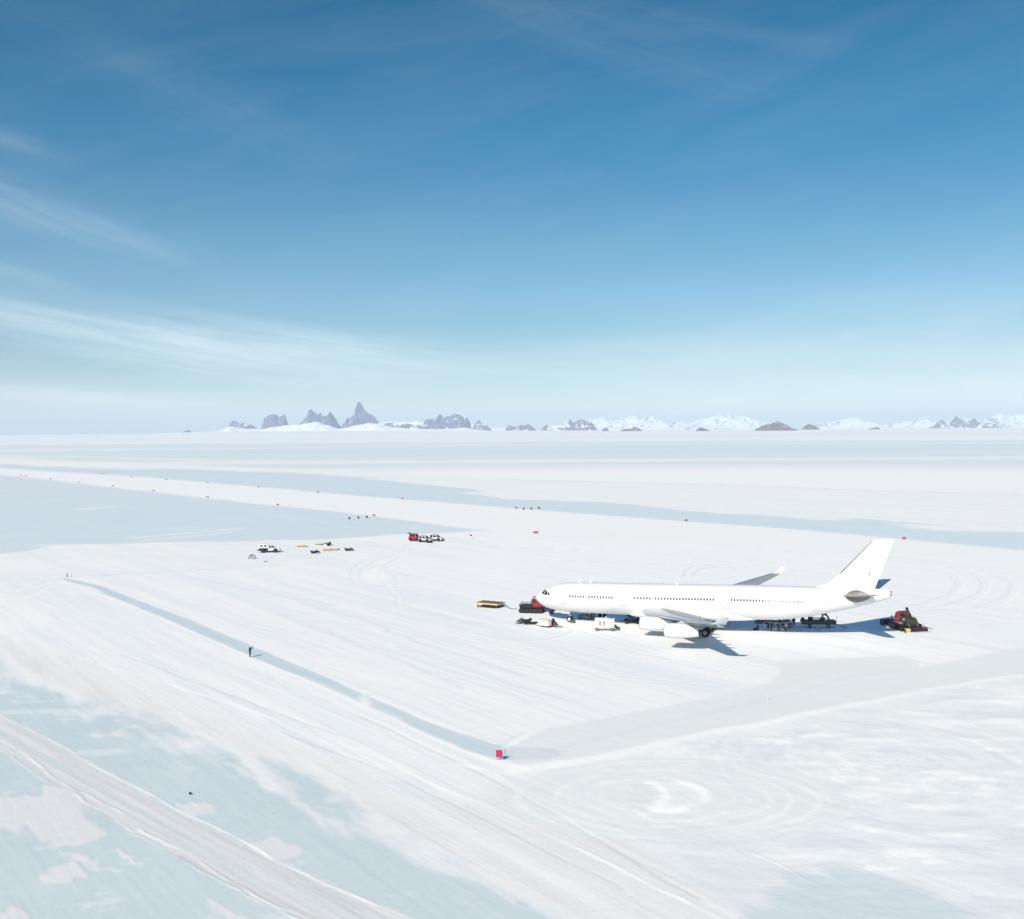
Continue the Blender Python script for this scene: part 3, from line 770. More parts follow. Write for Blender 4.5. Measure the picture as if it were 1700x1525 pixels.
    o = bpy.data.objects.new('ground', me)
    COL.objects.link(o)
    return tag(o, 'white snow and pale blue ice plain reaching to the mountains', 'ground', kind='structure')

make_ground()


# ------------------------------------------------------------------ mountains on the horizon
def rock_mat(name, rock, snow_amt, seed, rock2=None):
    m = bpy.data.materials.new(name); m.use_nodes = True
    T = NT(m.node_tree); b = T.n['Principled BSDF']
    geo = T.new('ShaderNodeNewGeometry'); sp = T.new('ShaderNodeSeparateXYZ')
    T.l.new(geo.outputs['Normal'], sp.inputs[0])
    mp = T.new('ShaderNodeMapping'); mp.inputs['Location'].default_value = (seed * 91.0, seed * 37.0, 0); mp.inputs['Scale'].default_value = (1, 1, 0.6)
    T.l.new(geo.outputs['Position'], mp.inputs['Vector'])
    n1 = T.noise(mp.outputs[0], 0.012, 8, 0.7); n2 = T.noise(mp.outputs[0], 0.0045, 6, 0.6, 0.8)
    mp3 = T.new('ShaderNodeMapping'); mp3.inputs['Location'].default_value = (seed * 31.0, seed * 57.0, 0); mp3.inputs['Scale'].default_value = (1, 1, 0.16)
    T.l.new(geo.outputs['Position'], mp3.inputs['Vector'])
    n3 = T.noise(mp3.outputs[0], 0.021, 7, 0.66, 0.9)                      # streaks running down the faces: snow gullies and painted rib shading
    r = T.mix(T.m('MULTIPLY_ADD', T.m('ADD', n1, n3), 1.9, -1.4, clamp=True), tuple(c * 0.35 for c in rock), tuple(c * 2.1 for c in (rock2 or rock)))  # wide dark-to-light rock tones stand in for weak shading of the relief
    sn = T.m('ADD', T.m('MULTIPLY', sp.outputs[2], 1.1), T.m('MULTIPLY_ADD', T.m('ADD', n1, n2), 1.7, -1.7))
    sn = T.m('SUBTRACT', sn, 1.15 - snow_amt)
    sn = T.m('MULTIPLY_ADD', sn, 7.0, 0.5, clamp=True)
    gul = T.m('MULTIPLY', T.m('MULTIPLY_ADD', n3, 9.0, -5.4, clamp=True), min(1.0, 0.55 + 0.6 * max(0, snow_amt)))
    sn = T.m('MAXIMUM', sn, gul)
    T.l.new(T.mix(sn, r, (0.84, 0.86, 0.89)), b.inputs['Base Color'])
    b.inputs['Roughness'].default_value = 0.9
    b.inputs['Specular IOR Level'].default_value = 0.1
    return m

MR_LEFT = rock_mat('granite_spires', (0.085, 0.085, 0.165), -0.04, 1)
MR_MID = rock_mat('snowy_rock_ridge', (0.11, 0.095, 0.15), 0.06, 2)
MR_PALE = rock_mat('snow_laden_range', (0.20, 0.25, 0.33), 0.33, 3)
MR_NUN = rock_mat('brown_nunatak', (0.125, 0.034, 0.058), -0.10, 4, (0.12, 0.075, 0.085))
MR_SNOW = rock_mat('snow_slope_cover', (0.16, 0.16, 0.22), 1.02, 5)

def mountain(name, label, outline, dist, depth, m, seed, rough=0.3, cat='mountain'):
    xs = np.array([p[0] for p in outline], float); ys = np.array([p[1] for p in outline], float)
    nx = int(np.clip((xs[-1] - xs[0]) * 2.2, 20, 420)); nyy = 30
    sx_ = np.linspace(xs[0], xs[-1], nx)
    top = np.interp(sx_, xs, ys)
    rs = np.random.RandomState(seed)
    jag = np.interp(np.arange(nx), np.linspace(0, nx - 1, max(4, int((xs[-1] - xs[0]) / 2.0))), rs.uniform(-1, 1, max(4, int((xs[-1] - xs[0]) / 2.0))))
    hpx = np.maximum(0, 716 - top)
    top = top - 0.05 * hpx - 0.6 + jag * np.minimum(1.0, 0.06 * hpx)
    X0 = (sx_ - CX) / F * dist
    ztop = HC + (HOR - (sx_ - CX) * ROLL - top) / F * dist
    zb = float(ground_rise(np.array([X0.mean()]), np.array([dist]))[0]) - 30
    ztop = np.maximum(ztop, zb + 1)
    t = np.linspace(-1, 1, nyy)
    TT, XX = np.meshgrid(t, X0, indexing='ij')
    ZT = np.tile(ztop, (nyy, 1))
    at = np.abs(TT)
    wx_ = XX + TT * depth * 0.5 * fbm(XX, TT * depth, depth * 0.7, 3, seed + 3)
    ZT = np.interp(wx_.ravel(), X0, ztop).reshape(wx_.shape)
    YY = dist + TT * depth + depth * 0.25 * (fbm(XX, XX * 0, depth * 0.5, 3, seed + 5) * (1 - at))
    fall = (1 - at) ** 1.25 * 0.55 + (1 - at) * 0.45
    rdg = 1 - np.abs(fbm(XX, YY * 0.7, depth * 0.35, 5, seed + 9, 0.6)) * 2
    Z = zb + (ZT - zb) * np.clip(fall * (1 + rough * (rdg - 0.5) * np.minimum(1, at * 3)), 0, 1.0)
    Z[0, :] = zb - 20; Z[-1, :] = zb - 20; Z[:, 0] = np.minimum(Z[:, 0], zb); Z[:, -1] = np.minimum(Z[:, -1], zb)
    v = np.stack([XX, YY, Z], -1).reshape(-1, 3)
    mb = MB()
    mb.v = [tuple(map(float, p)) for p in v]
    for i in range(nyy - 1):
        for k in range(nx - 1):
            mb.f.append([i * nx + k, i * nx + k + 1, (i + 1) * nx + k + 1, (i + 1) * nx + k]); mb.mi.append(0)
    o = mb.build(name, m, smooth=24)
    return tag(o, label, cat, kind='structure')

mountain('rock_outcrop', 'low grey rock outcrop at the left end of the range', [(374, 719), (379, 713), (384, 701), (390, 698), (395, 701), (400, 703), (405, 701.5), (409, 705), (415, 706), (420, 705.5), (426, 711), (433, 716)], 14000, 380, MR_MID, 11)
mountain('mountain', 'twin topped grey rock block left of the spires', [(432, 717), (437, 709), (440, 695.5), (444, 692), (447, 690), (454, 688.5), (460, 688), (462.5, 693.5), (468, 691), (473.8, 688), (477, 700), (479, 711), (482, 718)], 14200, 420, MR_LEFT, 12)
mountain('mountain', 'jagged grey peaks between the rock block and the tall spire', [(496, 716), (500, 702), (505, 697), (511, 691), (513, 681), (517, 680), (521, 685), (526, 686), (529, 689), (532, 686), (537, 694.5), (540, 692), (543, 690), (546, 689), (549, 685), (553, 690), (557.5, 696.6), (561, 705), (565, 717)], 14300, 460, MR_LEFT, 13)
mountain('mountain', 'tallest needle spire of grey rock in the range', [(563, 717), (567, 710), (572, 701), (577.5, 693.5), (580, 699.5), (585, 691.5), (589, 690), (592.3, 688), (593.2, 674), (596, 666.5), (597.5, 666.5), (600, 670), (603, 673), (605.5, 680), (611, 685), (616, 689), (619, 688.5), (624, 694), (628, 699), (631, 705), (634, 717)], 14100, 430, MR_LEFT, 14)
mountain('rock_outcrop', 'long low rock outcrop right of the tall spire', [(636, 717), (639, 705), (644, 702.5), (650, 702), (656, 703), (660, 704.5), (664, 708), (668.7, 705), (676, 703.5), (682, 704), (690, 708), (694, 706), (701, 707), (705, 717)], 14200, 300, MR_MID, 15)
mountain('mountain', 'broad blue grey massif right of the tall spire', [(704, 717), (706.5, 706), (707, 696), (709, 698), (713, 697), (717, 696), (720, 698), (726, 696.5), (731, 688), (735, 694.5), (740, 693.5), (745, 692), (752, 690), (758.7, 688), (766, 690), (769, 693), (772.5, 697.5), (776.5, 692.5), (779, 699), (781, 702), (784, 717)], 14500, 520, MR_LEFT, 16)
mountain('mountain', 'small snow flecked rock peak at the right end of the massif', [(780, 717), (785, 711), (789.4, 703), (794.7, 696.6), (800, 704), (806.4, 704), (813.8, 712.5), (816, 717)], 14200, 320, MR_MID, 17)
mountain('rock_outcrop', 'low dark ridge with a small summit near mid horizon', [(838, 717), (841, 711), (845.5, 706), (852, 708), (862, 707), (870, 706), (878.4, 704.5), (884, 709), (889, 713), (891, 717)], 12500, 260, MR_MID, 18)
mountain('mountain', 'double peaked dark ridge with snow gullies right of mid horizon', [(899, 717), (902, 710), (909, 704.6), (916, 707), (925, 707.5), (933.4, 706), (940, 701), (946, 696), (950, 700), (954.6, 703), (960, 698), (965, 695.5), (972, 699), (980, 701), (986, 707), (994, 716)], 13000, 420, MR_MID, 19)
mountain('mountain', 'pale snow covered range behind the dark ridge', [(930, 714), (950, 704), (975, 699), (990, 696), (1001, 693.4), (1012, 697.6), (1022, 699), (1031, 693.4), (1040, 695), (1048, 691), (1058, 690), (1063, 694), (1067, 696.6), (1078, 693), (1086, 691), (1092, 696), (1099, 698.7), (1108, 703), (1116, 708), (1124, 700), (1131, 701), (1137, 703), (1146, 714)], 20500, 1300, MR_PALE, 20, 0.5)
mountain('mountain', 'broad white snow dome with blue gullies', [(1130, 714), (1145, 704), (1158, 699), (1170.6, 695.5), (1180, 694), (1192, 691), (1203, 691), (1213, 689), (1222, 691), (1234, 692), (1245, 696), (1255, 697.6), (1264, 701), (1272, 703), (1290, 713)], 21000, 1400, MR_PALE, 21, 0.55)
mountain('mountain', 'pale snowy range right of the brown pyramid', [(1354, 713), (1361, 707), (1367.5, 698.7), (1374, 702), (1384, 700), (1393, 697.6), (1402, 696), (1412, 693.4), (1424.7, 695.5), (1433, 699), (1441.6, 700.8), (1450, 704), (1462, 712)], 21500, 1200, MR_PALE, 22, 0.5)
mountain('mountain', 'faint pale ridge left of the violet peaks', [(1470, 712), (1480, 703), (1495, 701), (1509, 699.8), (1520, 696), (1530.6, 693.4), (1543, 695.5), (1552, 702), (1575, 700), (1600, 697), (1640, 699), (1660, 710)], 22000, 1100, MR_PALE, 23, 0.5)
mountain('mountain', 'violet grey rocky peaks near the right end of the horizon', [(1550, 714), (1553, 706), (1559, 701), (1564.5, 697.6), (1571, 701), (1578, 702), (1583.5, 698.7), (1588.8, 689.8), (1592, 694), (1596, 695.5), (1603, 699), (1609, 699.8), (1613, 698), (1617.4, 694.5), (1623, 699), (1628, 703), (1636, 704), (1643, 702), (1651, 706.7), (1656, 714)], 15500, 420, MR_MID, 24)
mountain('mountain', 'pale snowy summit at the right end of the horizon', [(1638, 712), (1649, 694.5), (1655, 690), (1662, 687), (1670, 690), (1679, 689), (1687, 690), (1700, 688), (1730, 692), (1780, 698), (1830, 704), (1900, 712)], 22000, 1200, MR_PALE, 25, 0.5)
mountain('nunatak', 'small dark nunatak left of the snow dome', [(1155, 715.5), (1158, 713), (1162, 709.3), (1166, 710.5), (1171, 712), (1178, 715)], 9500, 110, MR_NUN, 30)
mountain('nunatak', 'large brown pyramid shaped nunatak on the snow plain', [(1249, 717), (1255, 713), (1262, 709.5), (1268, 706.5), (1272, 704.6), (1278.6, 705.5), (1285, 702), (1291, 699), (1298, 702), (1306, 705.5), (1313, 708.5), (1319, 711.4), (1327, 714), (1335, 717)], 9500, 300, MR_NUN, 31)
mountain('nunatak', 'low brown nunatak just right of the brown pyramid', [(1329, 714.5), (1335, 708), (1342, 704), (1350.6, 706.7), (1356, 710), (1362, 714.5)], 10500, 140, MR_NUN, 32)
mountain('nunatak', 'flat brown nunatak alone below the pale snowy range', [(1437, 715), (1445, 711.5), (1455.4, 708.7), (1459, 710.5), (1465, 715)], 9800, 110, MR_NUN, 33)
mountain('nunatak', 'tiny dark rock knob on the plain below the dark ridge', [(998, 716.5), (1001, 713), (1006.5, 709.3), (1009, 711.5), (1012, 716.5)], 10000, 80, MR_NUN, 34)
mountain('nunatak', 'flat split rock outcrop below the pale range', [(1029, 716), (1036, 712.5), (1046, 711.5), (1056, 709), (1062, 712), (1066, 715), (1069, 717)], 9800, 120, MR_NUN, 35)
mountain('nunatak', 'tiny rock speck at the far left of the range', [(303, 719), (307, 715.5), (314, 713), (316, 715), (319, 719)], 13000, 90, MR_MID, 36)
mountain('snow_hills', 'smooth white snow slopes below the grey spires', [(300, 721), (340, 717), (365, 715.5), (378, 711), (388, 708), (398, 710.5), (408, 712.5), (420, 712), (430, 713.5), (440, 712.5), (450, 710), (460, 709), (480, 705.5), (500, 705.5), (515, 702), (528, 700), (534, 704), (540, 706), (546, 706), (553, 709.5), (560, 711), (566, 712.5), (573, 710), (580, 710), (588, 707), (595, 706.5), (612, 703), (628, 704), (650, 709.5), (680, 711.5), (710, 713), (750, 712), (775, 710), (785, 713), (820, 716), (860, 718)], 13300, 560, MR_SNOW, 40, 0.45, 'snow hill')
mountain('snow_hills', 'white snowfield rising behind the grey spires', [(560, 712), (620, 705), (640, 700.5), (680, 700), (720, 701), (800, 706), (850, 713)], 16500, 700, MR_SNOW, 41, 0.15, 'snow hill')

# pale air between here and the mountains
hz = MB().box((0, 0, 0), (62000, 62000, 525))
haze = hz.build('haze', [], smooth=0, loc=(0, 0, 262.5 - 25))
hm = bpy.data.materials.new('polar_air'); hm.use_nodes = True
HT = NT(hm.node_tree); HT.n.clear()
ho = HT.new('ShaderNodeOutputMaterial'); hv = HT.new('ShaderNodeVolumePrincipled')
hv.inputs['Color'].default_value = (0.71, 0.84, 1.0, 1)
hv.inputs['Density'].default_value = 5.2e-5
hv.inputs['Anisotropy'].default_value = 0.0
HT.l.new(hv.outputs[0], ho.inputs['Volume'])
haze.data.materials.append(hm)
tag(haze, 'thin pale blue air fading the far mountains', 'haze', kind='stuff')


# ------------------------------------------------------------------ the airliner
PL_X, PL_Y, YAW, PITCH = 4.45, 196.4, 0.388, 0.014
PLANE = thing('airliner', 'large plain white four engine airliner parked on the snow apron', 'airplane', (PL_X, PL_Y, -30 * PITCH), -YAW)
PLANE.rotation_euler = (0, -PITCH, -YAW)                  # it sits slightly tail-high
PLANE_M = Matrix.Translation((PL_X, PL_Y, -30 * PITCH)) @ Matrix.Rotation(-YAW, 4, 'Z') @ Matrix.Rotation(-PITCH, 4, 'Y')
PLANE_I = PLANE_M.inverted()

def on_plane_side(u, v, y=0.0):
    """where the sight line through a photo pixel meets the aircraft's own vertical plane y"""
    o = PLANE_I @ Vector((0, 0, HC)); d = PLANE_I.to_3x3() @ ray(u, v)
    t = (y - o.y) / d.y
    return o + d * t

def catmull(xs, vals, q):
    i = max(0, min(len(xs) - 2, next((k for k in range(len(xs) - 1) if q <= xs[k + 1]), len(xs) - 2)))
    x0, x1 = xs[i], xs[i + 1]
    t = (q - x0) / (x1 - x0)
    def tang(k):
        if k <= 0: return (vals[1] - vals[0]) / (xs[1] - xs[0])
        if k >= len(xs) - 1: return (vals[-1] - vals[-2]) / (xs[-1] - xs[-2])
        a = (vals[k] - vals[k - 1]) / (xs[k] - xs[k - 1]); b = (vals[k + 1] - vals[k]) / (xs[k + 1] - xs[k])
        return 0.0 if a * b <= 0 else 2 * a * b / (a + b)
    m0, m1, h = tang(i), tang(i + 1), x1 - x0
    return (2 * t ** 3 - 3 * t ** 2 + 1) * vals[i] + (t ** 3 - 2 * t ** 2 + t) * h * m0 + (-2 * t ** 3 + 3 * t ** 2) * vals[i + 1] + (t ** 3 - t ** 2) * h * m1

FUS = [(0, 4.62, 4.58, .02), (.12, 4.93, 4.20, .36), (.35, 5.19, 3.90, .64), (.8, 5.54, 3.50, 1.0), (1.5, 5.98, 3.12, 1.40), (2.4, 6.50, 2.76, 1.78), (3.4, 6.97, 2.50, 2.12), (5, 7.42, 2.28, 2.46),
       (7, 7.68, 2.16, 2.72), (9.5, 7.78, 2.13, 2.82), (20, 7.92, 2.13, 2.82), (32, 8.15, 2.20, 2.82), (42, 8.33, 2.34, 2.82), (45, 8.36, 2.50, 2.81), (48, 8.39, 2.92, 2.74), (51, 8.41, 3.52, 2.58), (54, 8.42, 4.24, 2.27), (57, 8.42, 5.02, 1.77),
       (59.5, 8.42, 5.75, 1.24), (61.3, 8.41, 6.32, .86), (62.4, 8.38, 6.72, .64), (63.0, 8.33, 6.98, .50)]
FX = [f[0] for f in FUS]
def fus_dims(x):
    return [catmull(FX, [f[k] for f in FUS], x) for k in (1, 2, 3)]
def fus(x, th, off=0.0):
    """point on the skin; th = 0 is the middle of the near side, +90 deg the crown"""
    a, b, hw = fus_dims(x)
    zc, hh = (a + b) / 2, (a - b) / 2
    return Vector((x, -(hw + off) * math.cos(th), zc + (hh + off) * math.sin(th)))
def th_at(x, z):
    a, b, hw = fus_dims(x)
    return math.asin(max(-1, min(1, (z - (a + b) / 2) / ((a - b) / 2))))

xs_ = [0, .05, .12, .22, .35, .55, .8, 1.1, 1.5, 1.9, 2.4, 2.9, 3.4, 4.2, 5, 6, 7, 8, 9.5] + list(np.arange(11, 42, 2.0)) + list(np.arange(42, 62.6, 0.9)) + [62.7, 63.0]
mb = MB().loft([[fus(x, 2 * math.pi * k / 64) for k in range(64)] for x in xs_])
FUSE = mb.build('fuselage', M_WHITE, PLANE, smooth=50)

def skin_patch(x0, x1, z0, z1, off, nx=3, nz=3, round_=0.0, side=-1, thick=True):
    """a plate lying on the skin, with an edge so that it stands proud"""
    m = MB(); g = []
    for i in range(nx + 1):
        for j in range(nz + 1):
            x = x0 + (x1 - x0) * i / nx; z = z0 + (z1 - z0) * j / nz
            if round_:
                cx_, cz_ = (x0 + x1) / 2, (z0 + z1) / 2
                ux_, uz_ = (x - cx_) / ((x1 - x0) / 2), (z - cz_) / ((z1 - z0) / 2)
                k = (1 - round_) + round_ / max(1e-6, math.hypot(ux_, uz_) / max(abs(ux_), abs(uz_), 1e-6)) if (ux_ or uz_) else 1
                x, z = cx_ + (x - cx_) * k, cz_ + (z - cz_) * k
            p = fus(x, th_at(x, z), off)
            g.append(Vector((p.x, p.y * (-side if side > 0 else 1), p.z)) if side < 0 else Vector((p.x, -p.y, p.z)))
    n = len(g); w = nz + 1
    g2 = [fus(p.x, th_at(p.x, p.z), -0.03) for p in g]
    if side > 0: g2 = [Vector((p.x, -p.y, p.z)) for p in g2]
    fs = [(i * w + j, i * w + j + 1, (i + 1) * w + j + 1, (i + 1) * w + j) for i in range(nx) for j in range(nz)]
    m.add(g, fs)
    rim = [j for j in range(w)] + [i * w + nz for i in range(1, nx + 1)] + [nx * w + j for j in range(nz - 1, -1, -1)] + [i * w for i in range(nx - 1, 0, -1)]
    b = len(m.v); m.v += [tuple(g2[i]) for i in rim]
    for a in range(len(rim)):
        c = (a + 1) % len(rim); m.f.append([rim[a], rim[c], b + c, b + a]); m.mi.append(0)
    return m

def xloc(u, v=990.0, y=-2.78):
    return on_plane_side(u, v, y).x

# cockpit panes: trapezoids wrapped round the nose, both sides
def fus_quad(c, off, side):
    m = MB(); g = []
    N = 5
    for i in range(N + 1):
        for j in range(N + 1):
            s, t = i / N, j / N
            x = (c[0][0] * (1 - s) + c[1][0] * s) * (1 - t) + (c[3][0] * (1 - s) + c[2][0] * s) * t
            z = (c[0][1] * (1 - s) + c[1][1] * s) * (1 - t) + (c[3][1] * (1 - s) + c[2][1] * s) * t
            p = fus(x, th_at(x, z), off); g.append(Vector((p.x, p.y * side, p.z)))
    m.add(g, [(i * 6 + j, i * 6 + j + 1, (i + 1) * 6 + j + 1, (i + 1) * 6 + j) for i in range(N) for j in range(N)])
    return m
for side in (1, -1):
    for c in ([(1.52, 5.55), (2.02, 5.42), (2.36, 6.14), (2.05, 6.24)], [(2.14, 5.40), (2.74, 5.36), (2.98, 5.96), (2.50, 6.12)], [(2.88, 5.38), (3.36, 5.44), (3.44, 5.80), (3.12, 5.90)]):
        fus_quad(c, 0.012, side).build('cockpit_window', M_GLASS, PLANE, smooth=60)
# cabin windows, seen on the near side, at the places the photo shows
def WZf(x): return 5.50 + .60 * float(sstep(8, 46, np.float64(x)))
def px_run(a, b, n): return [a + (b - a) * i / (n - 1) for i in range(n)]
runs = [(px_run(945.9, 968.6, 6), M_PORT), (px_run(978, 1015.8, 9), M_PORT), (px_run(1053.8, 1078.8, 6), M_PORT), (px_run(1088.4, 1183.9, 20), M_PORT), (px_run(1214.4, 1266, 11), M_PORT), (px_run(1271, 1311, 9), M_BLIND), (px_run(1319, 1332, 4), M_BLIND)]
wmesh = {}; w0 = {}
for us, mt in runs:
    for u in us:
        x = xloc(u)
        WZ = WZf(x); mid = 9.6 < x < 41.8
        key = mt.name
        if mid and key in wmesh:
            o = wmesh[key].copy(); COL.objects.link(o); o.parent = PLANE
            o.location = (x - w0[key][0], 0, WZ - w0[key][1])
        else:
            o = skin_patch(x - .145, x + .145, WZ - .22, WZ + .22, 0.012, 4, 4, 0.6).build('cabin_window', mt, PLANE, smooth=60)
            if mid:
                wmesh[key] = o; w0[key] = (x, WZ)
# doors: plate, thin outline, threshold mark below
for u, hgt_, wd_ in ((935.5, 1.93, 1.07), (1034, 1.93, 1.07), (1205, 1.93, 1.07), (1354, 1.85, 1.05)):
    x = xloc(u)
    zb = WZf(x) - .90
    d = skin_patch(x - wd_ / 2 - .045, x + wd_ / 2 + .045, zb - .045, zb + hgt_ + .045, 0.004, 3, 8).build('cabin_door', M_LINE, PLANE, smooth=60)
    skin_patch(x - wd_ / 2, x + wd_ / 2, zb, zb + hgt_, 0.009, 3, 8).build('door_panel', M_WHITE, d, smooth=60)
    skin_patch(x - .10, x + .10, zb + 1.0, zb + 1.30, 0.013, 3, 3, 0.7).build('door_window', M_BLIND, d, smooth=60)
    skin_patch(x - wd_ * .62, x + wd_ * .62, zb - .62, zb - .50, 0.008, 4, 1).build('slide_hatch_mark', M_LINE, d, smooth=60)
# registration, faint grey on the rear fuselage
GLY = {'9': ['111', '101', '111', '001', '111'], 'H': ['101', '101', '111', '101', '101'], '-': ['000', '000', '111', '000', '000'], 'S': ['111', '100', '111', '001', '111'], 'O': ['111', '101', '101', '101', '111'], 'L': ['100', '100', '100', '100', '111']}
xr = xloc(1368.5)
for ch in '9H-SOL':
    reg = MB()
    for r_, row in enumerate(GLY[ch]):
        for c_, bit in enumerate(row):
            if bit == '1':
                x = xr + c_ * .07; z = WZf(62) + .22 - r_ * .085
                q = [fus(x + a * .07, th_at(x, z + b * .085), 0.008) for a, b in ((0, 0), (1, 0), (1, 1), (0, 1))]
                reg.add(q, [(0, 1, 2, 3)])
    xr += .285
    reg.build('registration_letter', mat('registration_grey', (0.42, 0.43, 0.44), 0.5), PLANE, smooth=0)
# antennas and beacon on the crown
for x, h in ((8.6, .42), (10.8, .42), (27.0, .35)):
    zt_ = fus_dims(x)[0] - .03
    MB().prism([(x - .22, zt_), (x + .26, zt_), (x + .22, zt_ + h), (x + .02, zt_ + h)], -.03, .03).build('antenna', M_WHITE, PLANE, smooth=0)
MB().lathe([(7.74, .22), (7.80, .24), (7.88, .18), (7.92, .02)], (11.7, 0, 0), 'z', 16).build('satellite_dome', M_METAL, PLANE)
MB().lathe([(7.76, .10), (7.90, .09), (7.95, .01)], (24.5, 0, .2), 'z', 12).build('beacon', M_METAL, PLANE)

# belly fairing where the wing passes under the hull
def sup(x, hw, zt, zb, n=40, e=2.6):
    zc, hh = (zt + zb) / 2, (zt - zb) / 2
    out = []
    for k in range(n):
        w = 2 * math.pi * k / n; c, s = math.cos(w), math.sin(w)
        out.append(Vector((x, hw * math.copysign(abs(c) ** (2 / e), c), zc + hh * math.copysign(abs(s) ** (2 / e), s))))
    return out
FB = [(18.0, .7, 2.9, 2.3), (19, 1.8, 3.3, 2.05), (20.5, 2.7, 3.8, 1.92), (23, 3.05, 4.2, 1.82), (27, 3.15, 4.3, 1.80), (31, 3.15, 4.3, 1.80), (34, 3.05, 4.2, 1.86), (36.5, 2.65, 3.85, 1.98), (39, 1.9, 3.3, 2.12), (41, 1.0, 2.8, 2.3), (42, .3, 2.5, 2.4)]
fxs = [f[0] for f in FB]
MB().loft([sup(x, *[catmull(fxs, [f[k] for f in FB], x) for k in (1, 2, 3)]) for x in np.linspace(18, 42, 30)]).build('belly_fairing', M_WHITE, PLANE, smooth=50)

# lifting surfaces
def foil(n=14, c0=0.0, c1=1.0):
    """closed section, chord fraction and half thickness (per unit thickness); upper from trailing to leading, then lower back"""
    cs = [c0 + (c1 - c0) * (0.5 - 0.5 * math.cos(math.pi * i / n)) for i in range(n + 1)]
    th = lambda c: 5 * (0.2969 * math.sqrt(max(c, 0)) - 0.126 * c - 0.3516 * c * c + 0.2843 * c ** 3 - 0.1015 * c ** 4)
    return [(c, th(c)) for c in reversed(cs)] + [(c, -th(c) * .9) for c in cs[1:-1]] + [(cs[-1], -th(cs[-1]) * .9 - 0.0008)]

WLE = lambda y: 21.25 + (y - 2.8) * 0.668 if y > 2.8 else 21.25 - (2.8 - y) * .55
def WTE(y):
    return 33.4 + max(0, y - 2.8) * 0.04 if y < 9.6 else 33.67 + (y - 9.6) * 0.380
WZl = lambda y: 3.05 + (y - 2.8) * 0.105 + (y - 2.8) ** 2 * 0.00090
def wing_sec(y, side, c0=0.0, c1=1.0, grow=0.0, n=14):
    le, te = WLE(y), WTE(y); ch = te - le
    tc_ = 0.145 - 0.045 * min(1, y / 12) if y < 12 else 0.10
    inc = R(4.0 - 4.5 * min(1, y / 29.3))
    out = []
    for c, t in foil(n, c0, c1):
        px_, pz = c * ch, t * tc_ * ch * (1 + grow) + ch * 0.012 * math.sin(math.pi * c)
        dxx = px_ - .3 * ch
        out.append(Vector((le + .3 * ch + dxx * math.cos(inc) + pz * math.sin(inc), side * y, WZl(y) + pz * math.cos(inc) - dxx * math.sin(inc))))
    return out
ZTAIL = on_plane_side(1424, 990.5, -1.8).z; XTAIL = on_plane_side(1424, 990, -1.8).x
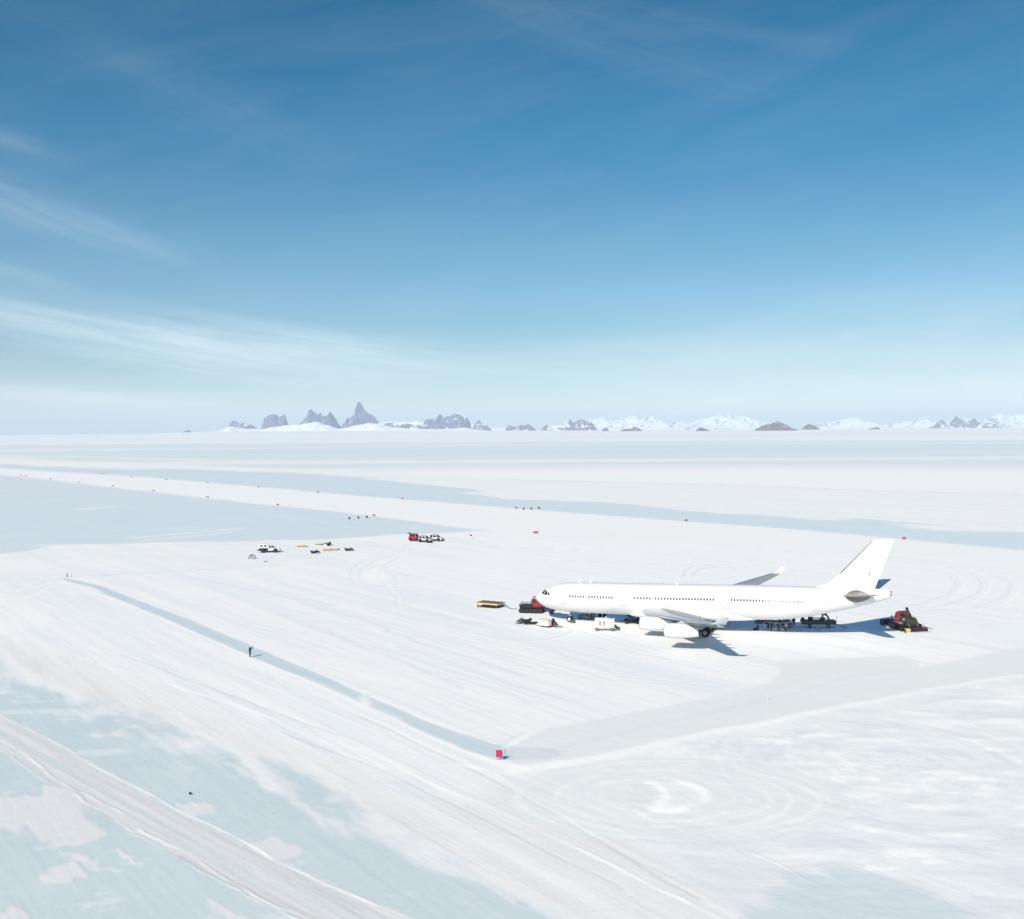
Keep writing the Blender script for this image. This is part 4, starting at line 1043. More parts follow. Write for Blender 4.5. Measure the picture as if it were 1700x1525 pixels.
for side in (-1, 1):
    ys = [1.2, 2.0, 2.8, 4, 5.5, 7.5, 9.6, 11, 13, 15, 17, 19, 21, 23, 25, 27, 28.6, 29.3]
    wing = MB().loft([wing_sec(y, side) for y in ys], mf=lambda i, k: 1 if k in (9, 10, 11, 12, 13, 14, 15, 16, 17, 18) else 0).build('wing', [M_WINGGREY, M_SLAT], PLANE, smooth=40)
    # slats and flaps as thin shells proud of the wing
    for (a, b) in ((5.6, 9.0), (10.2, 18.6), (20.0, 28.4)):
        MB().loft([wing_sec(a + (b - a) * i / 6, side, 0.0, 0.115, 0.05) for i in range(7)]).build('slat', M_SLAT, wing, smooth=40)
    for (a, b, nm) in ((3.6, 9.4, 'flap'), (9.8, 20.4, 'flap'), (20.8, 27.6, 'aileron')):
        MB().loft([wing_sec(a + (b - a) * i / 6, side, 0.76, 1.0, 0.07) for i in range(7)]).build(nm, M_WINGGREY, wing, smooth=40)
    # winglet
    wl = []
    for t in (0, .15, .35, .6, .85, 1.0):
        le, te = WLE(29.3), WTE(29.3)
        y = 29.3 + .95 * t ** .8; z = WZl(29.3) + 1.35 * t ** 1.15
        l2, ch = le + 1.9 * t + 0.1, (te - le) * (1 - .52 * t)
        wl.append([Vector((l2 + c * ch, side * (y - h * .09 * ch * 2), z + h * .03)) for c, h in foil(8)])
    MB().loft(wl).build('winglet', M_WINGLET, wing, smooth=40)
    # flap track fairings
    for y in (7.4, 10.6, 14.0, 17.4, 20.6):
        le, te = WLE(y), WTE(y); ch = te - le
        L = 4.6 if y < 12 else 3.9
        prof = [(0, .01), (.25, .13), (.8, .22), (1.5, .26), (2.2, .24), (2.8, .18), (3.3, .10), (3.6, .01)]
        m = MB().lathe([(a / 3.6 * L, r) for a, r in prof], (0, 0, 0), 'x', 12)
        m.build('flap_track_fairing', M_WINGGREY, wing, loc=(te - L + 1.7, side * y, WZl(y) - .02 * ch - .30), rot=(0, R(4), 0))
    # engines
    for ey, ex, ez in ((9.4, 22.83, 2.45), (19.3, 29.6, 3.32)):
        eng = thing('engine', None, None, (ex, side * ey, ez)); eng.parent = PLANE
        prof = [(.95, .88), (.35, .92), (.10, .965), (.0, 1.02), (.05, 1.075), (.20, 1.12), (.6, 1.18), (1.3, 1.215), (2.2, 1.21), (3.2, 1.13), (4.2, 1.0), (5.0, .87), (5.55, .775), (5.56, .73), (5.0, .74)]
        MB().lathe([(a, r) for a, r in prof], (0, 0, 0), 'x', 40).build('nacelle', M_WHITE, eng, smooth=40)
        MB().lathe([(.18, .935), (.02, .995), (-.012, 1.025), (.03, 1.068), (.11, 1.1)], (0, 0, 0), 'x', 40).build('inlet_lip', M_METAL, eng, smooth=40)
        fan = MB().lathe([(.55, .02), (.75, .12), (.95, .24), (.96, .90)], (0, 0, 0), 'x', 24)
        for k in range(22):
            w = 2 * math.pi * k / 22
            fan.box((.92, math.cos(w) * .56, math.sin(w) * .56), (.05, .09, .66), 0, Matrix.Rotation(w - math.pi / 2, 3, 'X') @ Matrix.Rotation(R(35), 3, 'Z'))
        fan.build('fan', M_DARK, eng, smooth=30)
        MB().lathe([(4.3, .52), (5.1, .46), (5.6, .34), (6.0, .2), (6.3, .03)], (0, 0, 0), 'x', 24, cap=True).build('exhaust_cone', M_DARK, eng)
        MB().lathe([(5.0, .72), (5.02, .3)], (0, 0, 0), 'x', 24).build('exhaust_duct', M_DARK, eng)
        # pylon
        zt = WZl(ey) - ez
        lx = WLE(ey) - ex
        pts = [(1.3, 1.15), (2.0, 1.12), (4.6, .80), (6.4, zt - .62), (lx + 5.0, zt - .40), (lx + 3.0, zt - .15), (lx + .9, zt - .02), (lx - .1, zt - .12), (1.9, 1.28)]
        MB().prism(pts, -.17, .17).build('pylon', M_PYLON, eng, bevel=.05)
    # tailplane
    tl = []
    for t in (0, .1, .25, .5, .75, .93, 1.0):
        y = 0.9 + 8.8 * t; le, te = 55.0 + 6.1 * t, 60.3 + 2.6 * t
        if t == 1.0: le += .35
        ch = te - le; zz = ZTAIL + 1.55 * t
        tl.append([Vector((le + c * ch, side * y, zz + h * ch * .10 * (1 if t < .97 else .5) - (c - .4) * ch * -0.045)) for c, h in foil(10)])
    tp = MB().loft(tl, mf=lambda i, k: 1 if k in (6, 7, 8, 9, 10, 11, 12) else 0).build('tailplane', [M_WHITE, M_PYLON], PLANE, smooth=40)
    # grey sealing plate round the tailplane root
    g = []
    for k in range(36):
        w = 2 * math.pi * k / 36
        xx = XTAIL - .1 + 1.85 * math.cos(w) * (1 if math.cos(w) < 0 else 1.12); zz = ZTAIL + .95 * math.sin(w) * (1 - .28 * max(0, math.cos(w)))
        p = fus(xx, th_at(xx, zz), .055); g.append((p.x, p.y * -side, p.z))
    c_ = fus(XTAIL - .1, th_at(XTAIL - .1, ZTAIL), .055); g.append((c_.x, c_.y * -side, c_.z))
    inner = []
    for k in range(36):
        w = 2 * math.pi * k / 36
        xx = XTAIL - .1 + .55 * 1.85 * math.cos(w); zz = ZTAIL + .5 * math.sin(w)
        p = fus(xx, th_at(xx, zz), .055); inner.append((p.x, p.y * -side, p.z))
    MB().add(g[:36] + inner + [g[36]], [(k, (k + 1) % 36, 36 + (k + 1) % 36, 36 + k) for k in range(36)] + [(36 + k, 36 + (k + 1) % 36, 72) for k in range(36)]).build('scuff_plate', M_SCUFF, PLANE, smooth=60)

# fin, rudder
A_, B_, C_ = on_plane_side(1449.5, 896.5), on_plane_side(1394.5, 951.5), on_plane_side(1354, 975)
D_, E_ = on_plane_side(1485, 894.5), on_plane_side(1453, 975.5)
slope_te = (D_.x - E_.x) / (D_.z - E_.z)
ZT_ = (A_.z + D_.z) / 2
LEP = sorted([(p.z, p.x) for p in (on_plane_side(*q) for q in ((1449.5, 896.5), (1394.5, 951.5), (1385, 960), (1376, 966.5), (1365, 970.8), (1352, 973.6)))])
slope_le = (LEP[-1][1] - LEP[-2][1]) / (LEP[-1][0] - LEP[-2][0])
def fin_le(z):
    if z > LEP[-1][0]: return LEP[-1][1] + (z - LEP[-1][0]) * slope_le
    if z < LEP[0][0]: return LEP[0][1] + (z - LEP[0][0]) * 2.5
    return float(np.interp(z, [p[0] for p in LEP], [p[1] for p in LEP]))
def fin_te(z): return E_.x + (z - E_.z) * slope_te
def fin_sec(z, c0, c1, shrink=0.0, grow=0.0):
    le, te = fin_le(z) + shrink, fin_te(z); ch = te - le
    return [Vector((le + c * ch, h * min(ch, 7.5) * .105 * (1 + grow), z)) for c, h in foil(12, c0, c1)]
zs_ = [7.8, 8.3, 8.45, 8.6, 8.75, 8.95, 9.2, 9.6, 10.0, 11.0, 12.5, 14.0, 15.5, ZT_ - .35, ZT_ - .08]
fin = MB().loft([fin_sec(z, 0, .70) for z in zs_] + [fin_sec(ZT_, 0, .70, .18, -.5)]).build('fin', M_WHITE, PLANE, smooth=40)
MB().loft([fin_sec(z, .705, 1.0) for z in zs_[1:]] + [fin_sec(ZT_ - .01, .705, 1.0, 0, -.5)]).build('rudder', M_WHITE, fin, smooth=40)
MB().loft([fin_sec(z, 0, .035, -.03, .12) for z in np.linspace(B_.z, ZT_ - .3, 8)]).build('leading_edge', M_DARKLINE, fin, smooth=40)
MB().box((fin_le(11.2) + 4.4, -.40, 11.0), (.1, .06, .9), 0, Matrix.Rotation(R(22), 3, 'Y')).build('hinge_mark', M_LINE, fin, smooth=0)
MB().lathe([(62.9, .46), (63.15, .42), (63.35, .36)], (0, 0, 7.66), 'x', 20, cap=True).build('tail_cone_outlet', M_METAL, PLANE)

# undercarriage
def wheel_into(parent, x, y, r, w, hub=M_METAL, name='wheel'):
    o = thing(name, None, None, (x, y, r)); o.parent = parent
    MB().lathe([(-w / 2, r * .52), (-w / 2, r * .86), (-w * .36, r * .97), (-w * .2, r), (w * .2, r), (w * .36, r * .97), (w / 2, r * .86), (w / 2, r * .52)], (0, 0, 0), 'y', 32).build('tyre', M_BLACK, o, smooth=50)
    MB().lathe([(-w * .46, .02), (-w * .46, r * .16), (-w * .30, r * .20), (-w * .34, r * .44), (-w * .47, r * .50), (-w * .47, r * .54), (w * .47, r * .54), (w * .47, r * .50), (w * .34, r * .44), (w * .30, r * .20), (w * .46, r * .16), (w * .46, .02)], (0, 0, 0), 'y', 24).build('rim', hub, o, smooth=30)
    return o
ng = thing('nose_gear', None, None, (6.7, 0, .326 - .02)); ng.parent = PLANE
MB().tube([(0, 0, .55), (-.05, 0, 2.5)], .13, 12).tube([(0, -.42, .52), (0, .42, .52)], .07, 8).tube([(0, 0, 1.1), (-1.3, 0, 2.4)], .07, 8).build('strut', M_WHITE, ng)
for s in (-1, 1): wheel_into(ng, 0, s * .36, .53, .36, M_WHITE)
for s in (-1, 1): MB().box((-.6, s * .72, 2.02), (1.7, .05, .8), 0, Matrix.Rotation(R(6 * s), 3, 'X')).build('gear_door', M_WHITE, ng, smooth=0)
MB().box((.02, -.32, 1.75), (.35, .3, .42), 0).build('taxi_light', M_DARK, ng, bevel=.03)
for s in (-1, 1):
    mg = thing('main_gear', None, None, (32.3, s * 5.34, -.05)); mg.parent = PLANE
    MB().tube([(0, 0, .72), (-.1, s * -.1, 3.3)], .22, 12).tube([(-1.0, 0, .70), (1.0, 0, .70)], .15, 10).tube([(0, 0, 1.5), (0, -s * 2.0, 2.6)], .1, 8)\
        .tube([(-1, -.72, .7), (-1, .72, .7)], .09, 8).tube([(1, -.72, .7), (1, .72, .7)], .09, 8).build('strut', M_DARK, mg)
    MB().box((0, s * .5, 2.05), (1.9, .06, 2.0), 0, Matrix.Rotation(R(-7 * s), 3, 'X')).build('gear_door', M_METAL, mg, smooth=0)
    for xx in (-1.0, 1.0):
        for yy in (-.66, .66): wheel_into(mg, xx, yy, .70, .50)
cg = thing('centre_gear', None, None, (33.2, 0, -.06)); cg.parent = PLANE
MB().tube([(0, 0, .6), (-.2, 0, 2.2)], .16, 12).tube([(0, -.5, .6), (0, .5, .6)], .08, 8).build('strut', M_METAL, cg)
for s in (-1, 1): wheel_into(cg, 0, s * .46, .64, .42)


# ------------------------------------------------------------------ vehicles and gear
def plate(m, p, t=0.02, mi=0):
    """thin slab on a quad p (four points), thickened along its normal"""
    p = [Vector(q) for q in p]
    n = (p[1] - p[0]).cross(p[3] - p[0]).normalized() * t
    m.add(p + [q + n for q in p], [(0, 1, 2, 3), (7, 6, 5, 4), (0, 4, 5, 1), (1, 5, 6, 2), (2, 6, 7, 3), (3, 7, 4, 0)], mi)
    return m

def stadium(L, H, n=10):
    """track outline in x, z, resting on z = 0, both ends rounded"""
    r = H / 2; a = L / 2 - r; out = []
    for k in range(n + 1):
        w = -math.pi / 2 + math.pi * k / n; out.append((a + r * math.cos(w), r + r * math.sin(w)))
    for k in range(n + 1):
        w = math.pi / 2 + math.pi * k / n; out.append((-a + r * math.cos(w), r + r * math.sin(w)))
    return out

def crawler_track(parent, y, L, H, w, z0=0.0, nwheels=5):
    t = MB(); o = stadium(L, H); i_ = [(a * (1 - .16 * H / L * 2), .07 + (b - 0) * (1 - .14 / H)) for a, b in o]
    n = len(o)
    vs = [(a, y - w / 2, b + z0) for a, b in o] + [(a, y + w / 2, b + z0) for a, b in o] + [(a, y - w / 2, b + z0) for a, b in i_] + [(a, y + w / 2, b + z0) for a, b in i_]
    fs = []
    for k in range(n):
        q = (k + 1) % n
        fs += [(k, q, n + q, n + k), (2 * n + k, 3 * n + k, 3 * n + q, 2 * n + q), (k, 2 * n + k, 2 * n + q, q), (n + k, n + q, 3 * n + q, 3 * n + k)]
    t.add(vs, fs)
    per = 0.0; ln = []
    for k in range(n):
        a, b = Vector(o[k]), Vector(o[(k + 1) % n]); ln.append((a, b, (b - a).length)); per += ln[-1][2]
    N = int(per / .24)
    for k in range(N):
        s = per * k / N
        for a, b, l in ln:
            if s <= l: break
            s -= l
        c = a + (b - a) * (s / max(l, 1e-6)); d = (b - a).normalized()
        t.box((c.x, y, c.y + z0), (.05, w, .11), 0, Matrix.Rotation(-math.atan2(d.y, d.x), 3, 'Y'))
    t.box((0, y, H / 2 + z0), (L - H * .7, w * .8, H * .72))
    tr = t.build('crawler_track', M_BLACK, parent, smooth=30)
    r = H / 2 - .12
    for k in range(nwheels):
        x = -L / 2 + H / 2 + (L - H) * k / (nwheels - 1)
        MB().lathe([(-w * .38, .03), (-w * .38, r * .45), (-w * .44, r * .55), (-w * .44, r), (w * .44, r), (w * .44, r * .55), (w * .38, r * .45), (w * .38, .03)], (x, y, H / 2 + z0), 'y', 18).build('road_wheel', M_DARK, tr, smooth=30)
    return tr

def cab_on(parent, x0, x1, wb, wt, z0, z1, lean_f=.35, lean_r=.12, paint=None, name='cab', glass=(.44, .90)):
    """driver's cab: a tapered shell with glass all round"""
    b0, b1, t0, t1 = x0, x1, x0 + lean_r, x1 - lean_f
    def ringp(f):
        return [Vector((b0 + (t0 - b0) * f, -(wb + (wt - wb) * f), z0 + (z1 - z0) * f)), Vector((b1 + (t1 - b1) * f, -(wb + (wt - wb) * f), z0 + (z1 - z0) * f)),
                Vector((b1 + (t1 - b1) * f, wb + (wt - wb) * f, z0 + (z1 - z0) * f)), Vector((b0 + (t0 - b0) * f, wb + (wt - wb) * f, z0 + (z1 - z0) * f))]
    m = MB().loft([ringp(0), ringp(.5), ringp(1)])
    c = m.build(name, paint or M_RED, parent, bevel=.07, smooth=40)
    A, B = ringp(glass[0]), ringp(glass[1])
    def pane(i, j, u0, u1, push):
        p = [A[i].lerp(A[j], u0), A[i].lerp(A[j], u1), B[i].lerp(B[j], u1), B[i].lerp(B[j], u0)]
        p = [q + push for q in p]
        plate(MB(), p, .015).build('window', M_GLASS, c, smooth=0)
    pane(0, 1, .08, .46, Vector((0, -.012, 0))); pane(0, 1, .54, .94, Vector((0, -.012, 0)))
    pane(2, 3, .06, .46, Vector((0, .012, 0))); pane(2, 3, .54, .92, Vector((0, .012, 0)))
    pane(1, 2, .06, .94, Vector((.012, 0, 0))); pane(3, 0, .08, .92, Vector((-.012, 0, 0)))
    return c

def blade_on(parent, x, w, h, z):
    prof = [(-.10 - .28 * math.cos(t) + .28, h * .5 + h * .5 * math.sin(t)) for t in np.linspace(-1.25, 1.25, 8)]
    prof = prof + [(a - .10, b) for a, b in reversed(prof)]
    b = MB().prism([(x + a, z + c) for a, c in prof], -w / 2, w / 2)
    for s in (-1, 1):
        plate(b, [(x - .05, s * w / 2, z), (x + .75, s * (w / 2 + .18), z), (x + .75, s * (w / 2 + .18), z + h * .9), (x - .05, s * w / 2, z + h)], .06 * s)
    for k in range(7):
        b.box((x + .16, -w / 2 + w * (k + .5) / 7, z + .05), (.24, .08, .10))
    return b.build('blade', M_NAVY, parent, smooth=40)

def groomer(label, loc, rz, rear):
    t = thing('snow_groomer', label, 'snow groomer', loc, rz, 'red tracked snow groomers')
    for s in (-1, 1): crawler_track(t, s * 1.35, 4.7, .98, 1.25)
    ch = MB().prism([(-2.3, .55), (-2.35, 1.15), (2.0, 1.15), (2.5, .85), (2.4, .5)], -.72, .72)
    ch.box((-.2, 0, 1.14), (4.3, 3.7, .09)); ch.build('chassis', M_DARK, t, bevel=.02)
    cab_on(t, .15, 2.15, 1.12, .98, 1.08, 2.92, .62, .10)
    MB().prism([(2.05, 1.1), (2.65, 1.05), (2.6, 1.45), (2.1, 1.62)], -.8, .8).build('bonnet', M_RED, t, bevel=.06)
    for s in (-1, 1):
        mr = MB().tube([(1.9, s * .95, 1.9), (2.1, s * 1.35, 2.05), (2.1, s * 1.42, 2.05)], .03, 6).box((2.1, s * 1.45, 1.95), (.06, .2, .42)); mr.build('mirror', M_DARK, t)
        MB().lathe([(0, .10), (.10, .11), (.11, .02)], (2.62, s * .55, 1.28), 'x', 12).build('headlight', M_SILVER, t)
    lb = MB().box((1.0, 0, 2.99), (.16, 1.5, .10))
    for k in range(4): lb.lathe([(-.02, .02), (.0, .09), (.12, .09), (.13, .01)], (1.05, -.6 + .4 * k, 3.03), 'x', 10)
    lb.build('light_bar', M_DARK, t)
    pf = MB()
    for s in (-1, 1): pf.tube([(2.3, s * .5, .75), (3.3, s * .65, .55), (3.75, s * .8, .5)], .09, 8)
    pf.tube([(2.4, 0, 1.1), (3.3, 0, .9)], .06, 8).tube([(3.4, -1.1, .6), (3.4, 1.1, .6)], .08, 8)
    pf.build('push_frame', M_NAVY, t)
    blade_on(t, 3.75, 4.4, 1.15, .08)
    if rear == 'tiller':
        eng = MB().prism([(-2.3, 1.15), (-2.3, 2.0), (-1.7, 2.25), (.25, 2.25), (.25, 1.15)], -.95, .95)
        for k in range(6): eng.box((-2.0 + k * .33, -.97, 1.62), (.2, .04, .62))
        eng.build('engine_cover', M_OLIVE, t, bevel=.05)
        MB().tube([(-.15, .6, 2.2), (-.15, .6, 3.0), (-.32, .6, 3.15)], .09, 10).build('exhaust_pipe', M_DARK, t)
        w = MB().tube([(-1.0, 0, 2.2), (-1.0, 0, 2.65)], .42, 14).tube([(-.9, 0, 2.55), (-.5, 0, 3.75)], [.24, .18], 8).build('winch_tower', M_DARK, t)
        MB().tube([(-.55, 0, 3.7), (-2.35, 0, 2.2)], [.17, .12], 8).box((-.52, 0, 3.72), (.42, .36, .42)).build('winch_arm', M_DARK, t, bevel=.02)
        MB().tube([(-1.6, -.95, 1.75), (-1.6, .95, 1.75)], .42, 16).build('winch_drum', M_DARK, t)
        hc_ = MB()
        for s in (-1, 1): hc_.tube([(-.55, s * .22, 2.5), (-1.3, s * .22, 2.25)], .05, 8).tube([(-2.2, s * .8, 1.3), (-2.9, s * .8, 1.0)], .06, 8)
        hc_.build('hydraulic_ram', M_SILVER, t)
        st_ = MB()
        for s in (-1, 1):
            st_.box((.1, s * 1.45, 1.28), (1.5, .5, .06)).tube([(-1.9, s * .98, 2.05), (-1.9, s * 1.15, 2.35), (.0, s * 1.15, 2.35), (.0, s * .98, 2.05)], .03, 6)
            st_.box((-1.0, s * 1.5, 1.35), (.7, .55, .32))
        st_.build('step_and_rail', M_METAL, t)
        for s in (-1, 1): plate(MB(), [(-1.55, s * .972, 1.75), (-.75, s * .972, 1.75), (-.75, s * .972, 2.1), (-1.55, s * .972, 2.1)], .012 * -s).build('side_panel', M_SILVER, t, smooth=0)
        rk = MB()
        for s in (-1, 1): rk.tube([(.25, s * .95, 1.15), (.25, s * .95, 2.7), (-.25, s * .95, 2.75)], .05, 6)
        rk.tube([(.25, -.95, 2.7), (.25, .95, 2.7)], .05, 6).build('roll_bar', M_RED, t)
        ti = MB().tube([(-3.5, -2.1, .42), (-3.5, 2.1, .42)], .30, 14).box((-3.15, 0, .85), (.5, 4.2, .10)).tube([(-2.3, .5, .8), (-3.2, .5, .85)], .09, 8).tube([(-2.3, -.5, .8), (-3.2, -.5, .85)], .09, 8)
        tl_ = ti.build('tiller', M_DARK, t, smooth=40)
        MB().box((-3.5, 1.62, .50), (.70, .85, .58)).build('tiller_cover', M_YELLOW, tl_, bevel=.06)
        MB().box((-3.85, .15, .75), (.5, 1.2, .05)).tube([(-3.6, -1.9, .9), (-4.9, -2.3, .82)], .06, 6).tube([(-3.6, -.9, .9), (-4.5, -1.3, .95)], .05, 6).tube([(-3.9, -1.6, .75), (-4.3, -1.6, 1.0)], .12, 8).build('tiller_wing', M_RED, tl_)
        MB().prism([(-3.8, .05), (-4.9, .02), (-4.9, .06), (-3.8, .2)], -2.0, 2.0).build('finisher_flap', M_SKI, tl_)
        MB().tube([(-4.05, -1.1, .7), (-4.05, -1.1, 1.75)], .03, 6).build('whip_pole', M_NAVY, tl_)
    else:
        bd = MB().box((-1.05, 0, 1.28), (2.55, 3.3, .12))
        for s in (-1, 1): bd.box((-1.05, s * 1.62, 1.62), (2.55, .06, .10)); [bd.box((-2.2 + k * .77, s * 1.62, 1.48), (.06, .05, .3)) for k in range(4)]
        bd.box((-2.3, 0, 1.62), (.06, 3.2, .10)).build('load_deck', M_DARK, t, smooth=0)
        MB().box((.12, 0, 1.85), (.30, 1.9, 1.3)).build('radiator_box', M_DARK, t, bevel=.04)
        MB().tube([(.05, .7, 2.4), (.05, .7, 3.15)], .06, 8).build('exhaust_pipe', M_METAL, t)
        hp = MB()
        for s in (-1, 1): hp.tube([(-2.4, s * .4, .8), (-2.9, s * .3, 1.1), (-3.05, s * .2, .6)], .06, 8)
        hp.build('tow_hitch', M_METAL, t)
    return t

# red groomer by the tail, front to the left of the picture
a, b = G(1472, 1038.5), G(1505, 1050)                    # its near track on the snow
hx = math.atan2(a.y - b.y, a.x - b.x)
c = (a + b) / 2 + Vector((-math.sin(hx), math.cos(hx), 0)) * -1.7
groomer('red snow groomer with winch arm and yellow tiller cover behind the airliner tail', (c.x, c.y, -.03), hx, 'tiller')
a, b = G(862, 1016.5), G(901, 1017.5)
hx = hd((862, 1016.5), (901, 1017.5)) 
c = (a + b) / 2 + Vector((-math.sin(hx), math.cos(hx), 0)) * 1.5
G2 = groomer('red snow groomer with open load deck beyond the airliner nose', (c.x, c.y, -.03), hx, 'deck')


def sledge(label, loc, rz, L=4.5, W=1.9, H=.55, top=None, side=None, group='wooden cargo sledges', name='sledge'):
    t = thing(name, label, 'sledge', loc, rz, group)
    d = MB(); n = max(5, int(W / .22))
    for k in range(n): d.box((0, -W / 2 + W * (k + .5) / n, H + .05), (L, W / n - .02, .07))
    d.build('deck', top or M_PLY, t, smooth=0)
    f = MB()
    for s in (-1, 1): f.box((0, s * (W / 2 + .04), H - .02), (L, .08, .22))
    f.box((-L / 2 - .03, 0, H - .02), (.08, W, .22)); f.box((L / 2 + .03, 0, H - .02), (.08, W, .22))
    f.build('side_beam', side or M_WOOD, t, smooth=0)
    for s in (-1, 1):
        rn = MB().prism([(-L / 2 + .1, 0), (L / 2 - .5, 0), (L / 2 + .1, .30), (L / 2 + .06, .38), (L / 2 - .5, .12), (-L / 2 + .1, .10)], s * (W / 2 - .2), s * (W / 2 - .06))
        for k in range(4): rn.box((-L / 2 + .35 + k * (L - 1.0) / 3, s * (W / 2 - .13), H / 2), (.16, .10, H - .18))
        rn.build('runner', M_DARK, t, smooth=0)
    return t

def rod_at(name, label, cat, p, q, r, m, group=None):
    """a thin straight thing from p to q with its origin at p"""
    o = MB().tube([Vector((0, 0, 0)), Vector(q) - Vector(p)], r, 8).build(name, m, loc=p)
    return tag(o, label, cat, group)

# long timber-decked sledge left of the groomer and its tow rope
a, b = G(799, 1009), G(832, 1011)
hx = math.atan2(b.y - a.y, b.x - a.x)
big = thing('cargo_sledge', 'large timber decked cargo sledge left of the airliner nose', 'sledge', tuple(G(814, 1007)), hx - .12)
d = MB()
for k in range(10): d.box((0, -1.35 + .3 * k, .93), (5.0, .28, .07))
d.build('deck', M_PLY, big, smooth=0)
f = MB()
for s in (-1, 1): f.box((0, s * 1.54, .80), (5.0, .09, .26))
f.box((-2.54, 0, .80), (.09, 3.1, .26)); f.box((2.54, 0, .80), (.09, 3.1, .26))
f.build('side_beam', M_WOOD, big, smooth=0)
for s in (-1, 1):
    rn = MB().prism([(-2.4, 0), (1.9, 0), (2.5, .36), (2.4, .42), (1.85, .13), (-2.4, .11)], s * 1.1, s * 1.3)
    for k in range(5): rn.box((-2.2 + k * 1.05, s * 1.2, .42), (.18, .14, .60))
    rn.build('runner', M_DARK, big, smooth=0)
MB().tube([(2.55, 0, .6), (3.3, 0, .72), (3.5, .25, .72)], .07, 8).build('drawbar', M_DARK, big)
p = big.matrix_basis @ Vector((3.5, 0, .1))
p = Vector((p.x, p.y, .55)); q = G2.matrix_basis @ Vector((-3.0, 0, .6))
rp = MB().tube([Vector((0, 0, 0)), (q - p) * .3 + Vector((0, 0, -.32)), (q - p) * .6 + Vector((0, 0, -.34)), q - p], .045, 6).build('tow_rope', M_DARK, loc=p)
tag(rp, 'dark tow rope between the timber sledge and the red groomer', 'rope')

def snowmobile(label, loc, rz, rider=False):
    t = thing('snowmobile', label, 'snowmobile', loc, rz, 'dark snowmobiles')
    MB().prism([(-1.35, .28), (-1.1, .05), (.1, .05), (.35, .3), (.1, .42), (-1.15, .46)], -.22, .22).build('crawler_track', M_BLACK, t, bevel=.02)
    MB().loft([[Vector((x, y * w, z0 + h * zz)) for y, zz in ((-1, 0), (-.95, .6), (-.5, 1), (.5, 1), (.95, .6), (1, 0))] for x, w, z0, h in ((.0, .42, .3, .55), (.45, .45, .28, .62), (.95, .38, .3, .42), (1.35, .20, .34, .18))]).build('cowling', M_DARK, t, bevel=.02, smooth=50)
    MB().prism([(-1.5, .5), (-1.45, .78), (-.9, .80), (-.5, .72), (.05, .78), (.1, .5)], -.2, .2).build('seat', M_BLACK, t, bevel=.05)
    plate(MB(), [(.75, -.3, .88), (.75, .3, .88), (.40, .26, 1.22), (.40, -.26, 1.22)], .02).build('windshield', M_GLASS, t, smooth=0)
    MB().tube([(.3, 0, .8), (.18, 0, 1.08)], .035, 6).tube([(.12, -.38, 1.08), (.2, 0, 1.1), (.12, .38, 1.08)], .025, 6).build('handlebar', M_DARK, t)
    for s in (-1, 1):
        sk = MB().prism([(.3, .02), (1.35, .02), (1.6, .20), (1.55, .24), (1.3, .07), (.3, .07)], s * .42, s * .56)
        sk.tube([(.85, s * .49, .05), (.8, s * .3, .45)], .03, 6); sk.build('ski', M_DARK, t, smooth=0)
    MB().box((-1.25, 0, .9), (.5, .42, .08)).tube([(-1.45, -.2, .92), (-1.45, .2, .92)], .02, 6).build('luggage_rack', M_DARK, t)
    return t

# snowmobile with a sledge load in front of the nose gear
snowmobile('dark snowmobile facing left in front of the airliner nose, nearest to the airliner', tuple(G(870, 1034.5)), math.pi + .08)
blk = sledge('low black sledge hitched behind the snowmobile near the nose', tuple(G(882, 1035.8)), math.pi + .05, 2.6, .9, .28, M_BLACK, M_DARK, None, 'equipment_sledge')
t = sledge('pale timber sledge carrying a white crate left of the nose gear', tuple(G(906, 1038.5)), hd((893, 1036.5), (922, 1040)), 3.0, 1.6, .30, M_PALEWOOD, M_WOOD, None, 'cargo_sledge')
ca = thing('cargo_crate', 'white cargo crate with grey end panel on the pale sledge', 'crate', tuple(G(904.5, 1037.6, .39)), hd((893, 1036.5), (922, 1040)))
MB().box((0, 0, .48), (2.1, 1.3, .96)).build('crate_body', M_GPU, ca, bevel=.03)
MB().box((0, 0, .99), (2.25, 1.42, .07)).build('lid', M_PALEWOOD, ca, bevel=.02)
lt = MB()
for k in range(3): lt.box((-.8 + .8 * k, -.67, .48), (.07, .04, .9))
lt.build('batten', M_SILVER, ca, smooth=0)
bg_ = thing('cargo_bag', 'dark red cargo bag piled at the right end of the pale sledge', 'bag', tuple(G(921.5, 1040.0, .02)), .3)
MB().lathe([(0, .30), (.08, .42), (.35, .47), (.65, .40), (.85, .22), (.95, .05)], (0, 0, 0), 'z', 16, cap=True).build('sack', mat('maroon_canvas', (0.10, 0.02, 0.03), 0.8, 0, 0.3, 4, 0.4), bg_)
MB().tube([(0, 0, .9), (.05, 0, 1.05), (.12, .05, .98)], .05, 8).build('neck', M_DARK, bg_)
bg2 = thing('cargo_bag', 'tall black cargo bag between the white crate and the red bag', 'bag', tuple(G(918.5, 1039.0, .02)), .1)
MB().lathe([(0, .26), (.1, .34), (.7, .36), (1.25, .28), (1.45, .06)], (0, 0, 0), 'z', 14, cap=True).build('sack', M_DARK, bg2)
MB().tube([(0, 0, 1.4), (.0, .03, 1.55)], .05, 8).build('neck', M_SILVER, bg2)
rm = thing('loading_ramp', 'low grey loading ramp right of the dark red bag', 'ramp', tuple(G(927, 1040.6)), -.2)
MB().prism([(-.6, .34), (-.6, .42), (.75, .06), (.75, 0)], -.6, .6).build('ramp_plate', M_METAL, rm, smooth=0)
MB().box((-.5, 0, .17), (.12, 1.1, .34)).build('ramp_foot', M_DARK, rm, smooth=0)
